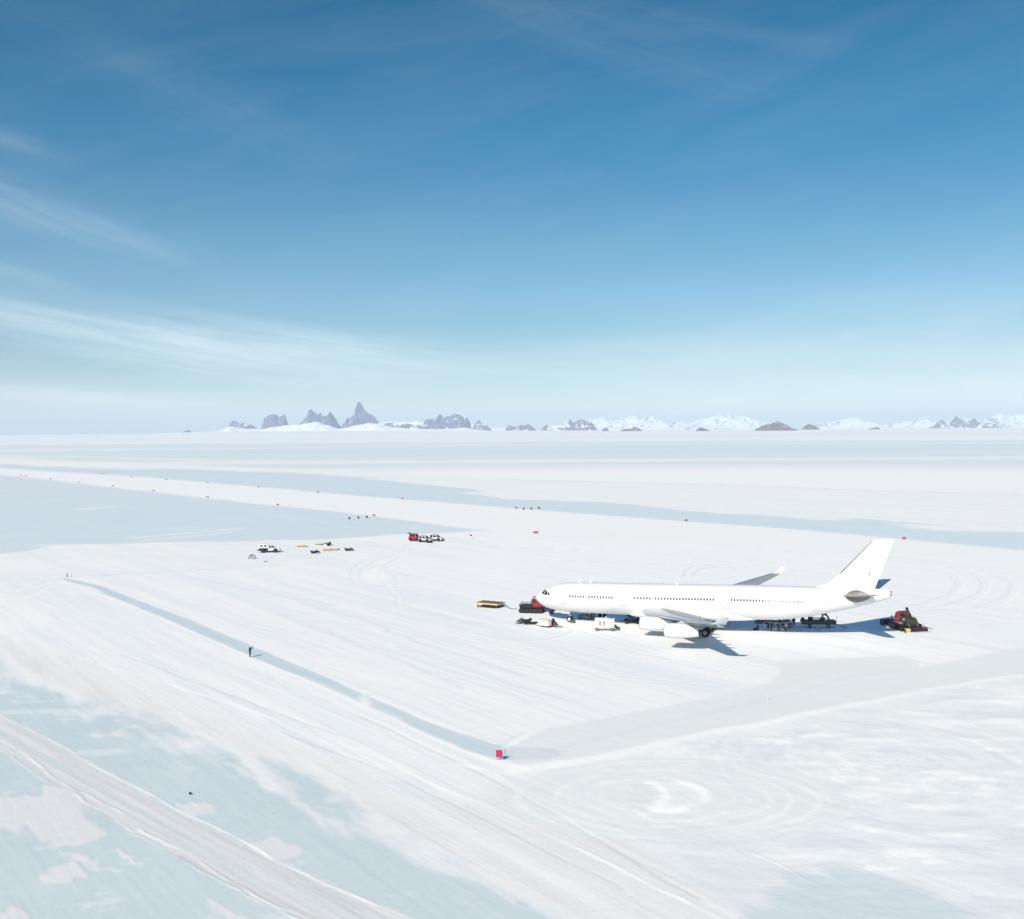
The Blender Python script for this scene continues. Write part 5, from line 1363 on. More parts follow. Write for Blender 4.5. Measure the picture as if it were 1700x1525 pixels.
# chock by the nose wheel
ck = tag(MB().prism([(-.45, 0), (.45, 0), (.25, .5), (.05, .62), (-.3, .3)], -.35, .35).build('wheel_chock', M_GREEN, None, bevel=.03, loc=tuple(G(951, 1033.5)), rot=(0, 0, -.4)), 'dark green wheel chock behind the nose wheel', 'chock')

# white ground power cart
gp = thing('ground_power_cart', 'white ground power cart with two grey grilles before the fuselage', 'power cart', tuple(G(1004, 1046)), -YAW * .32)
MB().prism([(-1.72, .62), (-1.72, 2.12), (.55, 2.12), (.75, 2.02), (1.62, 2.02), (1.72, 1.85), (1.72, .62)], -.82, .82).build('housing', M_GPU, gp, bevel=.05)
for k in (-.80, -.15):
    g = MB().box((k, -.835, 1.42), (.36, .03, .88))
    for i in range(8): g.box((k, -.86, 1.06 + i * .10), (.32, .03, .05))
    g.build('grille', M_GRILLE, gp, smooth=0)
MB().box((1.25, -.835, 1.60), (.24, .03, .14)).build('control_panel', M_BLACK, gp, smooth=0)
MB().box((1.05, -.832, .98), (.5, .02, .22)).build('data_plate', M_SILVER, gp, smooth=0)
MB().box((.25, -.835, 1.45), (.03, .02, 1.2)).box((1.66, 0, 2.16), (.12, .3, .28)).build('panel_seam', M_LINE, gp, smooth=0)
MB().tube([(.1, .2, 2.1), (.1, .2, 2.35), (.25, .2, 2.4)], .06, 8).box((.75, 0, 2.16), (.5, .7, .12)).build('exhaust_stack', M_SILVER, gp)
MB().box((.05, 0, .50), (3.75, 1.5, .18)).build('chassis', M_SILVER, gp, bevel=.03)
for x in (-1.35, 1.35):
    for s in (-1, 1): wheel_into(gp, x, s * .72, .30, .22)
MB().prism([(1.72, .45), (2.5, .30), (2.5, .42), (1.9, 1.0), (1.72, 1.05)], -.42, .42).build('cable_locker', M_DARK, gp, bevel=.03)
MB().tube([(-1.85, 0, .45), (-2.25, 0, .40), (-2.25, 0, 1.35)], .05, 8).build('tow_bar', M_SILVER, gp)
cabm = MB().tube([Vector((2.3, -.1, .35)), Vector((2.7, .2, .05)), Vector((2.6, 1.6, .04)), Vector((2.2, 3.5, .04))], .05, 6)
cabm.build('power_cable', M_DARK, gp)

# gear in the shadow beneath the forward fuselage
def strap_box(label, loc, rz, d, m, group='cargo boxes under the forward fuselage'):
    t = thing('cargo_box', label, 'box', loc, rz, group)
    MB().box((0, 0, d[2] / 2), d).build('box_body', m, t, bevel=.03)
    MB().box((0, 0, d[2] + .03), (d[0] + .06, d[1] + .06, .07)).build('lid', M_DARK, t, bevel=.01)
    b = MB()
    for k in (-.3, .3): b.box((k * d[0], -d[1] / 2 - .015, d[2] / 2), (.06, .03, d[2] * .96))
    b.build('strap', M_METAL, t, smooth=0)
M_BLUEBOX = mat('blue_grey_box', (0.06, 0.10, 0.17), 0.6, 0, 0.2, 2)
M_STEELBOX = mat('dull_steel_box', (0.20, 0.23, 0.28), 0.6, 0.2, 0.2, 2)
for lb, px, py, dd, mt in (('small dark blue cargo box, leftmost in the shadow behind the power cart', 963, 1027, (.7, .6, .6), M_BLUEBOX), ('long blue grey cargo box second from left in the shade under the fuselage', 970.5, 1027, (1.1, .8, .8), M_STEELBOX),
                           ('long dark blue cargo box third from left in the shade under the fuselage', 978, 1028, (.9, .8, .7), M_BLUEBOX), ('grey cargo box rightmost in the shade, half hidden by the power cart', 985, 1027, (.9, .7, 1.0), M_STEELBOX)):
    strap_box(lb, tuple(G(px, py)), -YAW * .8, dd, mt)
for lb, px, py in (('dark equipment case beyond the power cart roof, left of two', 996, 1023.5), ('dark equipment case beyond the power cart roof, right of two', 1003.5, 1023.5)):
    t = thing('equipment_case', lb, 'case', tuple(G(px, py)), -.2, 'equipment cases beyond the power cart')
    MB().box((0, 0, .3), (.6, .45, .6)).build('case_body', M_BLACK, t, bevel=.04)
    MB().tube([(-.12, 0, .6), (-.12, 0, .68), (.12, 0, .68), (.12, 0, .6)], .025, 6).build('handle', M_METAL, t)
# dark lifting trailer half behind the inboard engine
tr = thing('equipment_trailer', 'black framed equipment trailer behind the inboard engine', 'trailer', tuple(G(1049, 1034)), -YAW * .3)
MB().box((0, 0, .45), (3.0, 1.7, .16)).box((1.1, 0, .9), (.5, 1.5, .8)).build('chassis', M_BLACK, tr, bevel=.03)
fr = MB()
for s in (-1, 1):
    fr.tube([(-1.3, s * .8, .5), (-1.0, s * .8, 1.6), (1.2, s * .8, 1.6), (1.4, s * .8, .5)], .06, 8).tube([(-1.0, s * .8, 1.6), (.8, s * .8, .5)], .05, 8)
for x in (-1.0, 1.2): fr.tube([(x, -.8, 1.6), (x, .8, 1.6)], .05, 8)
fr.build('frame', M_BLACK, tr)
MB().box((0, 0, .95), (1.5, 1.1, .8)).build('hydraulic_unit', M_BLUEBOX, tr, bevel=.05)
for x in (-1.0, 1.0):
    for s in (-1, 1): wheel_into(tr, x, s * .9, .34, .22, M_DARK)
MB().tube([(-1.5, 0, .45), (-2.3, 0, .35)], .05, 8).build('tow_bar', M_BLACK, tr)

# dark loader sledge on white skis under the tail
ld = thing('loader_sledge', 'long dark loader sledge on white skis beneath the rear fuselage', 'sledge', tuple(G(1358.5, 1042.5)), -YAW * .18)
bd = MB().box((0, 0, 1.14), (5.9, 2.0, .60))
for k in range(6): bd.box((-2.6 + k * 1.04, -1.02, 1.12), (.09, .06, .74))
bd.box((0, -1.03, 1.46), (5.95, .06, .09)); bd.build('load_bed', M_NAVY, ld, bevel=.02)
for x in (-1.55, 1.75):
    for s in (-1, 1):
        sk = MB().prism([(x - 1.3, .0), (x + 1.1, .0), (x + 1.62, .34), (x + 1.55, .42), (x + 1.0, .12), (x - 1.0, .12), (x - 1.4, .22), (x - 1.46, .14)], s * .72, s * 1.16)
        so = sk.build('ski', M_SKI, ld, smooth=0)
        MB().prism([(x - .22, .88), (x + .22, .88), (x + .10, .12), (x - .10, .12)], s * .86, s * 1.02).build('ski_strut', M_NAVY, so, smooth=0)
MB().box((-2.75, 0, 1.72), (.35, 1.2, .6)).tube([(-2.9, 0, 1.6), (-3.25, 0, 1.35)], .10, 8).build('front_winch', M_BLACK, ld, bevel=.06)
MB().box((-1.45, -.3, 1.75), (.75, .8, .58)).tube([(-1.15, -.3, 2.0), (-1.15, -.3, 2.55)], .05, 8).box((-1.15, -.3, 2.55), (.16, .16, .18)).build('control_post', M_BLACK, ld, bevel=.05)
MB().tube([(-1.1, -.3, 1.83), (.55, -.3, 1.78)], .045, 8).tube([(-1.1, .6, 1.83), (.55, .6, 1.78)], .045, 8).build('side_rail', M_DARK, ld)
cr = MB().box((.75, 0, 1.66), (.9, .9, .4)).tube([(.75, 0, 1.6), (.7, 0, 2.75)], [.2, .15], 8).tube([(.65, 0, 2.65), (1.35, 0, 2.45), (1.75, 0, 1.9)], [.22, .2, .12], 8).tube([(.75, 0, 2.7), (-.15, 0, 2.82)], [.14, .04], 8).tube([(1.7, 0, 2.1), (1.85, 0, 1.5)], .16, 8)
cr.build('loading_crane', M_OLIVE, ld)
MB().box((1.15, -.55, 1.62), (.5, .5, .3)).build('tool_box', M_METAL, ld, bevel=.03)
MB().tube([(2.95, -.9, 1.3), (3.0, -.9, 2.35), (3.1, -.9, 2.45)], .035, 6).build('marker_whip', M_METAL, ld)
MB().tube([(2.9, 0, .9), (3.8, 0, .5), (4.9, -.1, .12)], .06, 8).build('drawbar', M_NAVY, ld)

# ------------------------------------------------------------------ cars and pickup far left
def car(name, label, cat, loc, rz, paint, L=4.9, W=1.95, H=1.95, wr=.47, hatch=False, group=None, low=None):
    t = thing(name, label, cat, loc, rz, group)
    xa = L * .30; g = .36
    def arch(x):
        return [(x + (wr + .1) * math.cos(w), wr + (wr + .1) * math.sin(w)) for w in np.linspace(math.pi - .3, .3, 7)]
    lo = [(-L / 2, g + .1)] + [(-xa - wr - .14, g)] + arch(-xa) + [(-xa + wr + .14, g), (xa - wr - .14, g)] + arch(xa) + [(xa + wr + .14, g), (L / 2, g + .12), (L / 2, .88), (L / 2 - .12, 1.02), (L * .20, 1.12), (-L / 2 + .04, 1.12), (-L / 2, .9)]
    MB().prism(lo, -W / 2, W / 2).build('body', paint, t, bevel=.04)
    for s in (-1, 1):
        fl = MB()
        for x in (-xa, xa): fl.tube([(x + (wr + .13) * math.cos(w), s * (W / 2 + .01), wr + (wr + .13) * math.sin(w)) for w in np.linspace(math.pi + .1, -.1, 12)], .06, 6)
        fl.build('wheel_arch_flare', M_BLACK, t)
    if paint is M_CAR: MB().box((-L / 2 + .55, 0, .86), (1.0, W + .05, .5)).build('rear_quarter_panel', M_BLACK, t, bevel=.03)
    cab_on(t, -L / 2 + .05, L * .22, W / 2 - .03, W / 2 - .22, 1.08, H, .78, .25, paint, 'cabin', (.42, .90) if hatch else (.22, .93))
    for s in (-1, 1):
        for x in (-xa, xa): wheel_into(t, x, s * (W / 2 - .02), wr, .34, M_DARK)
        MB().box((L / 2 - .02, s * (W / 2 - .28), .84), (.08, .34, .16)).build('headlight', M_SILVER, t, bevel=.02)
        MB().box((-L / 2 - .01, s * (W / 2 - .18), .98), (.05, .16, .3)).build('tail_light', M_RED, t, smooth=0)
        MB().box((L * .17, s * (W / 2 + .12), 1.22), (.12, .2, .16)).build('mirror', M_DARK, t, bevel=.02)
    for s in (-1, 1): MB().box((0, s * (W / 2 + .012), .56), (xa * 2 - wr * 2 - .3, .03, .36)).build('side_sill', M_BLACK, t, bevel=.01)
    MB().box((L / 2 + .06, 0, .56), (.16, W * .96, .34)).build('front_bumper', M_DARK, t, bevel=.03)
    MB().box((-L / 2 - .06, 0, .52), (.16, W * .92, .24)).build('rear_bumper', M_DARK, t, bevel=.03)
    rk = MB()
    for s in (-1, 1): rk.tube([(-L * .36, s * .62, H + .08), (L * .04, s * .62, H + .08)], .03, 6)
    for k in range(4): rk.box((-L * .34 + k * L * .12, 0, H + .08), (.05, 1.3, .04))
    rk.build('roof_rack', M_DARK, t)
    if hatch:
        plate(MB(), [(-L / 2 + .32, -.72, H - .02), (-L / 2 + .32, .72, H - .02), (-L / 2 - .75, .70, H + .28), (-L / 2 - .75, -.70, H + .28)], .06).build('tailgate', M_GLASS, t, smooth=0)
    return t
GRP = 'cars parked beyond the camp'
car('minibus', 'red minibus with raised tailgate, left of two white cars', 'minibus', tuple(G(690.5, 898.0)), R(-28), M_RED, 4.6, 1.95, 2.35, .48, True, GRP)
car('off_road_car', 'white off road car between the red minibus and another white car', 'car', tuple(G(706.5, 899.8)), R(-33), M_CAR, 4.7, 1.95, 2.0, .52, False, GRP)
car('off_road_car', 'white off road car parked at the right end beside another white car', 'car', tuple(G(724.5, 897.8)), R(-30), M_CAR, 4.9, 1.95, 2.0, .50, False, GRP)
for lb, px, py in (('dark gear bag on the snow between the two white cars', 713.5, 901.0),):
    t = thing('gear_bag', lb, 'bag', tuple(G(px, py)), .2)
    MB().lathe([(-.6, .05), (-.55, .30), (0, .36), (.55, .30), (.6, .05)], (0, 0, .34), 'x', 14).build('bag_body', M_BLACK, t)
    MB().tube([(-.25, 0, .66), (0, 0, .82), (.25, 0, .66)], .03, 6).build('handle', M_DARK, t)

# pickup with camper shell
pk = thing('pickup_truck', 'white pickup truck with black bed and windowed camper shell', 'pickup truck', tuple(G(447.5, 916.6)), hd((434, 917.2), (459, 916.4)) - .10)
L, W, wr, xa = 6.0, 2.05, .50, 1.85
def arch(x): return [(x + (wr + .1) * math.cos(w), wr + (wr + .1) * math.sin(w)) for w in np.linspace(math.pi - .3, .3, 7)]
MB().prism([(-.35, .45), (xa - wr - .14, .45)] + arch(xa) + [(xa + wr + .14, .5), (L / 2, .6), (L / 2, 1.12), (L / 2 - .15, 1.26), (1.35, 1.34), (-.35, 1.34)], -W / 2, W / 2).build('front_body', M_CAR, pk, bevel=.05)
MB().prism([(-L / 2, .6), (-xa - wr - .14, .5)] + arch(-xa) + [(-xa + wr + .14, .45), (-.37, .45), (-.37, 1.42), (-L / 2, 1.42)], -W / 2 - .03, W / 2 + .03).build('bed', M_BLACK, pk, bevel=.03)
cab_on(pk, -.33, 1.75, W / 2 - .05, W / 2 - .25, 1.30, 2.12, .85, .10, M_CAR, 'cab', (.14, .93))
cs = MB().prism([(-L / 2 - .15, 1.36), (-L / 2 - .22, 2.30), (-L / 2 + .05, 2.52), (-.5, 2.52), (-.38, 2.40), (-.38, 1.36)], -W / 2 - .03, W / 2 + .03).build('camper_shell', M_CAR, pk, bevel=.08)
for x in (-2.3, -1.15):
    for s in (-1, 1): MB().box((x, s * (W / 2 + .035), 2.05), (.86, .03, .46)).build('window', M_GLASS, cs, bevel=.01)
for x in (-xa, xa):
    for s in (-1, 1): wheel_into(pk, x, s * (W / 2 + .02), wr, .36, M_DARK)
for s in (-1, 1):
    MB().box((L / 2 - .01, s * .74, .98), (.06, .36, .2)).build('headlight', M_SILVER, pk, bevel=.02)
    MB().box((1.25, s * (W / 2 + .14), 1.5), (.12, .22, .2)).build('mirror', M_DARK, pk, bevel=.02)
MB().box((L / 2 + .12, 0, .62), (.26, W, .3)).build('front_bumper', M_DARK, pk, bevel=.04)
for s in (-1, 1):
    MB().tube([(xa + (wr + .17) * math.cos(w), s * (W / 2 + .01), wr + (wr + .17) * math.sin(w)) for w in np.linspace(math.pi + .1, -.1, 12)], .12, 6).build('wheel_arch_flare', M_BLACK, pk)
    MB().box((.5, s * (W / 2 + .02), .50), (1.9, .10, .26)).build('running_board', M_BLACK, pk, bevel=.02)
MB().box((-L / 2 - .3, 0, .75), (.6, W * .9, .12)).build('rear_step', M_DARK, pk, smooth=0)

# sledges and snowmobiles of the camp
for lb, a, b, L_, W_ in (('weathered wooden sledge nearest the pickup truck', (493, 907.5), (510, 907.0), 3.2, 1.2), ('wooden sledge left of the snowmobile at the back of the camp', (523, 903.5), (536, 904.5), 2.8, 1.2),
                         ('long wooden sledge in the middle of the camp, left one of the joined pair', (536, 913.2), (549, 913.0), 2.5, 1.4), ('long wooden sledge in the middle of the camp, right one of the joined pair', (549, 912.4), (562, 912.8), 2.5, 1.4)):
    m_ = ((a[0] + b[0]) / 2, (a[1] + b[1]) / 2)
    sledge(lb, tuple(G(*m_)), hd(a, b), L_, W_, .34, M_PALEWOOD, M_WOOD)
sm = snowmobile('dark snowmobile standing end on at the back of the camp', tuple(G(546.5, 905.4)), R(75))
strap_box('small brown pack on the snow beside the snowmobile at the back', tuple(G(540.5, 902.9)), .2, (.9, .5, .35), mat('brown_canvas', (0.30, 0.20, 0.13), 0.8, 0, 0.2, 4), None)
snowmobile('dark snowmobile in front of the wooden sledges, nearest the pickup truck', tuple(G(523.5, 918.3)), R(28))
snowmobile('dark snowmobile at the right end of the camp', tuple(G(580, 914.2)), R(4))
hp = thing('hoop_frame', 'black hoop frame standing on the snow left of the pickup', 'frame', tuple(G(418.5, 927.2)), -.25)
for k, y in enumerate((-.55, .55)):
    MB().tube([(.85 * math.cos(w), y, 1.12 * math.sin(w)) for w in np.linspace(0, math.pi, 14)], .10, 8).build('hoop', M_DARK, hp)
MB().tube([(0, -.55, 1.12), (0, .55, 1.12)], .05, 8).tube([(0, -.55, 1.1), (.25, -.55, .1)], .07, 8).build('brace', M_DARK, hp)
tag(MB().prism([(-.55, 0), (.55, 0), (.5, .07), (-.5, .09)], -.4, .4).build('rubber_mat', M_DARK, None, bevel=.02, loc=tuple(G(441, 932.3)), rot=(0, 0, .2)), 'small dark mat lying on the snow below the pickup', 'mat')

# ------------------------------------------------------------------ runway markers
def marker_board(label, px, py, w=1.15, h=.62, grp='red runway edge boards'):
    d = G(px, py)
    t = thing('runway_marker', label, 'marker board', tuple(d), math.atan2(-d.x, d.y) * 1.0, grp)
    MB().box((0, 0, .42 + h / 2), (w, .06, h)).build('board', M_REDBOARD, t, bevel=.01)
    for s in (-1, 1): MB().box((s * w * .36, .05, .25), (.06, .06, .50)).build('leg', M_DARK, t, smooth=0)
    MB().box((0, -.035, .42 + h / 2), (w * .12, .02, h * .86)).build('stripe', M_PINKTEXT, t, smooth=0)
    return t
ORD = ['first', 'second', 'third', 'fourth', 'fifth', 'sixth', 'seventh', 'eighth', 'ninth', 'tenth', 'eleventh', 'twelfth']
near_row = [(35, 790.6), (42.5, 790.4), (83.5, 795.8), (130, 801.2), (187, 808), (255, 816), (345, 826.5), (461, 839.5), (621, 857.5)]
far_row = [(166, 787), (172.5, 787), (218, 792), (276, 797), (345, 802.8), (429, 809.8), (528, 818.8), (668, 829.4), (857, 845.2), (1139, 866.2), (1501, 896.4)]
for k, (px, py) in enumerate(near_row): marker_board('red marker board on the near edge of the runway, %s from the left' % ORD[k], px, py)
for k, (px, py) in enumerate(far_row): marker_board('red marker board on the far edge of the runway, %s from the left' % ORD[k], px, py)
for k, (px, py) in enumerate(((887.3, 886.6), (891.6, 886.4))): marker_board('red marker board on the apron snow beyond the airliner, %s of two' % ('left', 'right')[k], px, py, .85, .62, 'red apron boards')
def drum(label, px, py, g):
    t = thing('marker_drum', label, 'drum', tuple(G(px, py)), 0, g)
    MB().lathe([(0, .30), (.06, .36), (.28, .36), (.31, .39), (.34, .36), (.55, .36), (.58, .39), (.61, .36), (.80, .36), (.84, .32)], (0, 0, 0), 'z', 20, cap=True).build('drum_body', M_BLACK, t)
    MB().lathe([(.83, .31), (.86, .30), (.86, .05)], (0, 0, 0), 'z', 20, cap=True).build('lid', M_DARK, t)
for k, (px, py) in enumerate(((580, 861.5), (595, 860.2), (609, 859.4))): drum('black drum beside the near runway edge, %s of three from left' % ORD[k], px, py, 'black drums beside the near runway edge')
for k, (px, py) in enumerate(((869.5, 845.6), (882, 845.1), (895, 844.2))): drum('black drum beside the far runway edge, %s of three from left' % ORD[k], px, py, 'black drums beside the far runway edge')
bp_ = thing('beacon_post', 'short dark beacon post on the snow right of the white cars', 'post', tuple(G(782, 893.0)))
MB().tube([(0, 0, 0), (0, 0, .75)], .05, 8).build('post', M_STAKE, bp_)
MB().lathe([(.70, .05), (.75, .30), (.95, .34), (1.12, .28), (1.2, .05)], (0, 0, 0), 'z', 14).build('lamp_head', M_DARK, bp_)
# thin weather tripod on the ice field
tp_ = thing('survey_tripod', 'thin pale tripod standing on the ice field left of the camp', 'tripod', tuple(G(348, 864)))
for k in range(3): MB().tube([(.55 * math.cos(2.1 * k), .55 * math.sin(2.1 * k), 0), (0, 0, 1.5)], .03, 6).build('leg', M_SILVER, tp_)
MB().tube([(0, 0, 1.45), (0, 0, 1.75)], .05, 8).build('instrument_head', M_METAL, tp_)

def stake(label, u, v0, v1, r, m, name='marker_stake', group='marker stakes along the apron edge'):
    p = G(u, v1); h = (v1 - v0) * math.hypot(p.x, p.y) / F
    t = thing(name, label, 'stake', tuple(p), 0, group)
    MB().tube([(0, 0, -.1), (.01, 0, h)], r, 8).build('pole', m, t)
    MB().lathe([(h - .12, r * 1.25), (h, r * 1.25), (h + .02, .01)], (0, 0, 0), 'z', 8).build('cap', m, t)
stake('dark marker stake at the far left corner of the apron strip', 111.6, 951.6, 957.4, .10, M_DARK)
stake('thin grey marker stake right of the dark stake at the far corner', 118.4, 951.8, 958, .055, M_METAL)
stake('thin pale stake beside the strip just right of the photographer', 459.5, 1089.5, 1098, .035, M_STAKE)
stake('thin pale stake beside the snow bridge across the blue strip', 605.4, 1145.5, 1157, .035, M_STAKE)
stake('thin pale stake on the groomed ground below the airliner wing', 1275, 1151, 1163, .035, M_STAKE)
stone = MB().lathe([(-.02, .05), (.03, .12), (.10, .13), (.16, .08), (.18, .01)], (0, 0, 0), 'z', 9).build('stone', M_BLACK, None, loc=tuple(G(316, 1318)))
for v_ in stone.data.vertices: v_.co *= 1 + .18 * math.sin(v_.index * 2.3)
tag(stone, 'single small black stone lying on the blue ice', 'stone')

# ------------------------------------------------------------------ magenta sign board
sp_ = G(829, 1262)
sg = thing('sign_board', 'magenta sign board on two white legs at the bend of the blue strip', 'sign', tuple(sp_), R(-4))
SW_, SB, ST = .70, .33, 1.13
MB().box((0, 0, (SB + ST) / 2), (SW_, .035, ST - SB)).build('panel', M_PINKEDGE, sg, bevel=.008)
MB().box((0, -.021, (SB + ST) / 2), (SW_ - .07, .012, ST - SB - .07)).build('face', M_PINK, sg, smooth=0)
# the lettering on it is too small to read: four short lines of it
tx = MB(); rs = random.Random(4)
for r_ in range(4):
    x = -SW_ / 2 + .11
    while x < SW_ / 2 - .13:
        w = rs.uniform(.035, .06); z = ST - .19 - r_ * .155
        tx.box((x + .006, -.029, z), (.014, .006, .085)); tx.box((x + w - .006, -.029, z), (.014, .006, .085)); tx.box((x + w / 2, -.029, z + rs.choice((-.036, 0, .036))), (w, .006, .014))
        x += w + .025
tx.build('lettering', M_PINKTEXT, sg, smooth=0)
for s in (-1, 1):
    MB().box((s * (SW_ / 2 - .03), .03, .5), (.05, .04, 1.0)).build('leg', M_STAKE, sg, smooth=0)
    MB().box((s * (SW_ / 2 - .03), .25, .28), (.04, .04, .75), 0, Matrix.Rotation(R(32), 3, 'X')).build('stay', M_DARK, sg, smooth=0)
stake('thin dark stake just behind the magenta sign board', 838.3, 1243, 1259, .022, M_DARK)


# ------------------------------------------------------------------ people
M_JACKET = {k: mat('jacket_' + k, c, 0.8, 0, 0.15, 6, 0.2) for k, c in {'black': (0.016, 0.018, 0.021), 'navy': (0.07, 0.10, 0.17), 'grey': (0.24, 0.27, 0.31), 'blue': (0.13, 0.21, 0.34), 'green': (0.07, 0.15, 0.11), 'pink': (0.55, 0.33, 0.38), 'pale': (0.42, 0.44, 0.47), 'red': (0.20, 0.012, 0.03)}.items()}
M_SKIN = mat('skin', (0.45, 0.27, 0.20), 0.55, 0, 0.06, 8)
M_HAIR = mat('dark_hair', (0.025, 0.018, 0.014), 0.7, 0, 0.2, 20)
M_TROUSER = mat('dark_trousers', (0.012, 0.014, 0.018), 0.8, 0, 0.15, 6)
M_SLATE = mat('slate_trousers', (0.07, 0.095, 0.14), 0.8, 0, 0.2, 6)
M_BOOT = mat('dark_boots', (0.02, 0.018, 0.017), 0.7, 0, 0.15, 8)

def body_mesh(name, J, E, hands, head_c):
    """one continuous skin grown over a skeleton; J: joint -> (x, y, z, radius); E: bones; region materials by place on the body"""
    names = list(J)
    me = bpy.data.meshes.new(name)
    me.from_pydata([J[k][:3] for k in names], [(names.index(a), names.index(b)) for a, b in E], [])
    o = bpy.data.objects.new(name, me)
    COL.objects.link(o)
    o.modifiers.new('skin', 'SKIN')
    for k, v in zip(names, me.skin_vertices[0].data):
        b_ = 1.18 if k[:5] in ('belly', 'chest', 'pelvi', 'shoul', 'elbow') or k[:4] in ('hipl', 'hipr', 'knee', 'ankl') else 1.0
        v.radius = (J[k][3] * b_, J[k][3] * b_ * (J[k][4] if len(J[k]) > 4 else 1))
        v.use_root = k == 'pelvis'
    sb = o.modifiers.new('smooth', 'SUBSURF'); sb.levels = 2; sb.render_levels = 2
    dg = bpy.context.evaluated_depsgraph_get()
    m2 = bpy.data.meshes.new_from_object(o.evaluated_get(dg))
    m2.name = name
    bpy.data.objects.remove(o)
    for mt in (M_JACKET['black'], M_TROUSER, M_BOOT, M_SKIN, M_HAIR): m2.materials.append(mt)
    hc = Vector(head_c)
    for p in m2.polygons:
        c = p.center
        k = 0
        if any((c - Vector(h)).length < .125 for h in hands): k = 2
        elif (c - hc).length < .20 and c.z > hc.z - .14: k = 3 if c.x > hc.x + .01 and c.z < hc.z + .07 else 4
        elif c.z < .14: k = 2
        elif c.z < .86: k = 1
        p.material_index = k; p.use_smooth = True
    return m2

BONES = [('pelvis', 'belly'), ('belly', 'chest'), ('chest', 'neck0'), ('neck0', 'neck'), ('neck', 'head'), ('head', 'crown'), ('head', 'nose')]
for s_ in 'lr':
    BONES += [('chest', 'shoulder' + s_), ('shoulder' + s_, 'elbow' + s_), ('elbow' + s_, 'wrist' + s_), ('wrist' + s_, 'palm' + s_),
              ('pelvis', 'hip' + s_), ('hip' + s_, 'knee' + s_), ('knee' + s_, 'ankle' + s_), ('ankle' + s_, 'toe' + s_)]
    for f_ in range(5): BONES += [('palm' + s_, 'k%d' % f_ + s_), ('k%d' % f_ + s_, 't%d' % f_ + s_)]
def skeleton(arms, stance=.11, lean=0.0, legs=None):
    J = {'pelvis': (0, 0, .93, .135, 1.2), 'belly': (.01, 0, 1.10, .13, 1.25), 'chest': (.02 + lean, 0, 1.31, .145, 1.25), 'neck0': (.01 + lean, 0, 1.46, .085), 'neck': (.02 + lean, 0, 1.52, .06),
         'head': (.04 + lean, 0, 1.61, .092), 'crown': (.02 + lean, 0, 1.70, .085), 'nose': (.135 + lean, 0, 1.605, .022)}
    for s_, sg_ in (('l', 1), ('r', -1)):
        el, wr_, pa, d = arms[s_]
        J['shoulder' + s_] = (.0 + lean, sg_ * .185, 1.41, .075); J['elbow' + s_] = el + (.056,); J['wrist' + s_] = wr_ + (.040,); J['palm' + s_] = pa + (.036,)
        P0, D = Vector(pa), Vector(d).normalized(); side = D.cross(Vector((0, sg_, .01))).normalized()
        for f_ in range(5):
            ln = (.075, .085, .078, .062, .05)[f_]
            if f_ < 4: a = P0 + D * .045 + side * (.024 - .016 * f_); b = a + (D * .8 + Vector((0, -sg_ * .35, -.25))) * ln
            else: a = P0 + side * .036 + D * .005; b = a + (D * .6 + side * .5) * ln
            J['k%d' % f_ + s_] = tuple(a) + (.010,); J['t%d' % f_ + s_] = tuple(b) + (.008,)
        L_ = legs[s_] if legs else ((.0, sg_ * .10, .86), (.035, sg_ * stance, .49), (-.02, sg_ * (stance + .01), .10), (.15, sg_ * (stance + .025), .052))
        for nm, p, r in zip(('hip', 'knee', 'ankle', 'toe'), L_, (.105, .075, .055, .048)): J[nm + s_] = tuple(p) + (r,)
    return J

arms_up = {'l': ((.20, .27, 1.28), (.36, .12, 1.50), (.40, .085, 1.57), (.25, -.1, 1)), 'r': ((.20, -.27, 1.28), (.36, -.12, 1.50), (.40, -.085, 1.57), (.25, .1, 1))}
arms_down = {'l': ((-.03, .27, 1.12), (.06, .26, .88), (.09, .25, .80), (.2, -.1, -1)), 'r': ((-.03, -.27, 1.12), (.06, -.26, .88), (.09, -.25, .80), (.2, .1, -1))}
arms_front = {'l': ((.02, .29, 1.13), (.22, .14, 1.05), (.26, .06, 1.06), (.3, -1, 0)), 'r': ((-.03, -.28, 1.12), (.10, -.25, .90), (.12, -.23, .82), (.2, .1, -1))}
knees = {'l': ((.0, .10, .42), (.36, .13, .46), (.30, .13, .09), (.46, .14, .05)), 'r': ((.0, -.10, .42), (.20, -.13, .10), (-.20, -.12, .10), (-.30, -.12, .05))}
MESH_STAND = body_mesh('standing_body', skeleton(arms_down), BONES, [(.09, .25, .80), (.09, -.25, .80)], (.04, 0, 1.62))
MESH_FRONT = body_mesh('standing_body_folded', skeleton(arms_front, .09), BONES, [(.26, .06, 1.06), (.12, -.23, .82)], (.04, 0, 1.62))
MESH_PHOTO = body_mesh('photographer_body', skeleton(arms_up, .07, -.02), BONES, [(.40, .085, 1.60), (.40, -.085, 1.60)], (.02, 0, 1.62))
kj = {k: ((v[0], v[1], v[2] - .50) + tuple(v[3:]) if k[:3] not in ('hip', 'kne', 'ank', 'toe') else v) for k, v in skeleton(arms_front, .09, .10, knees).items()}
MESH_KNEEL = body_mesh('kneeling_body', kj, BONES, [(.26, .06, .56), (.12, -.23, .32)], (.14, 0, 1.12))

def person(mesh, label, loc, rz, jacket, scale=1.0, group=None):
    o = bpy.data.objects.new('person', mesh)
    COL.objects.link(o)
    o.location = loc; o.rotation_euler = (0, 0, rz); o.scale = (scale,) * 3
    o.material_slots[0].link = 'OBJECT'; o.material_slots[0].material = M_JACKET[jacket]
    if group:
        o.material_slots[1].link = 'OBJECT'; o.material_slots[1].material = M_SLATE if jacket != 'black' else M_TROUSER
    return tag(o, label, 'person', group)

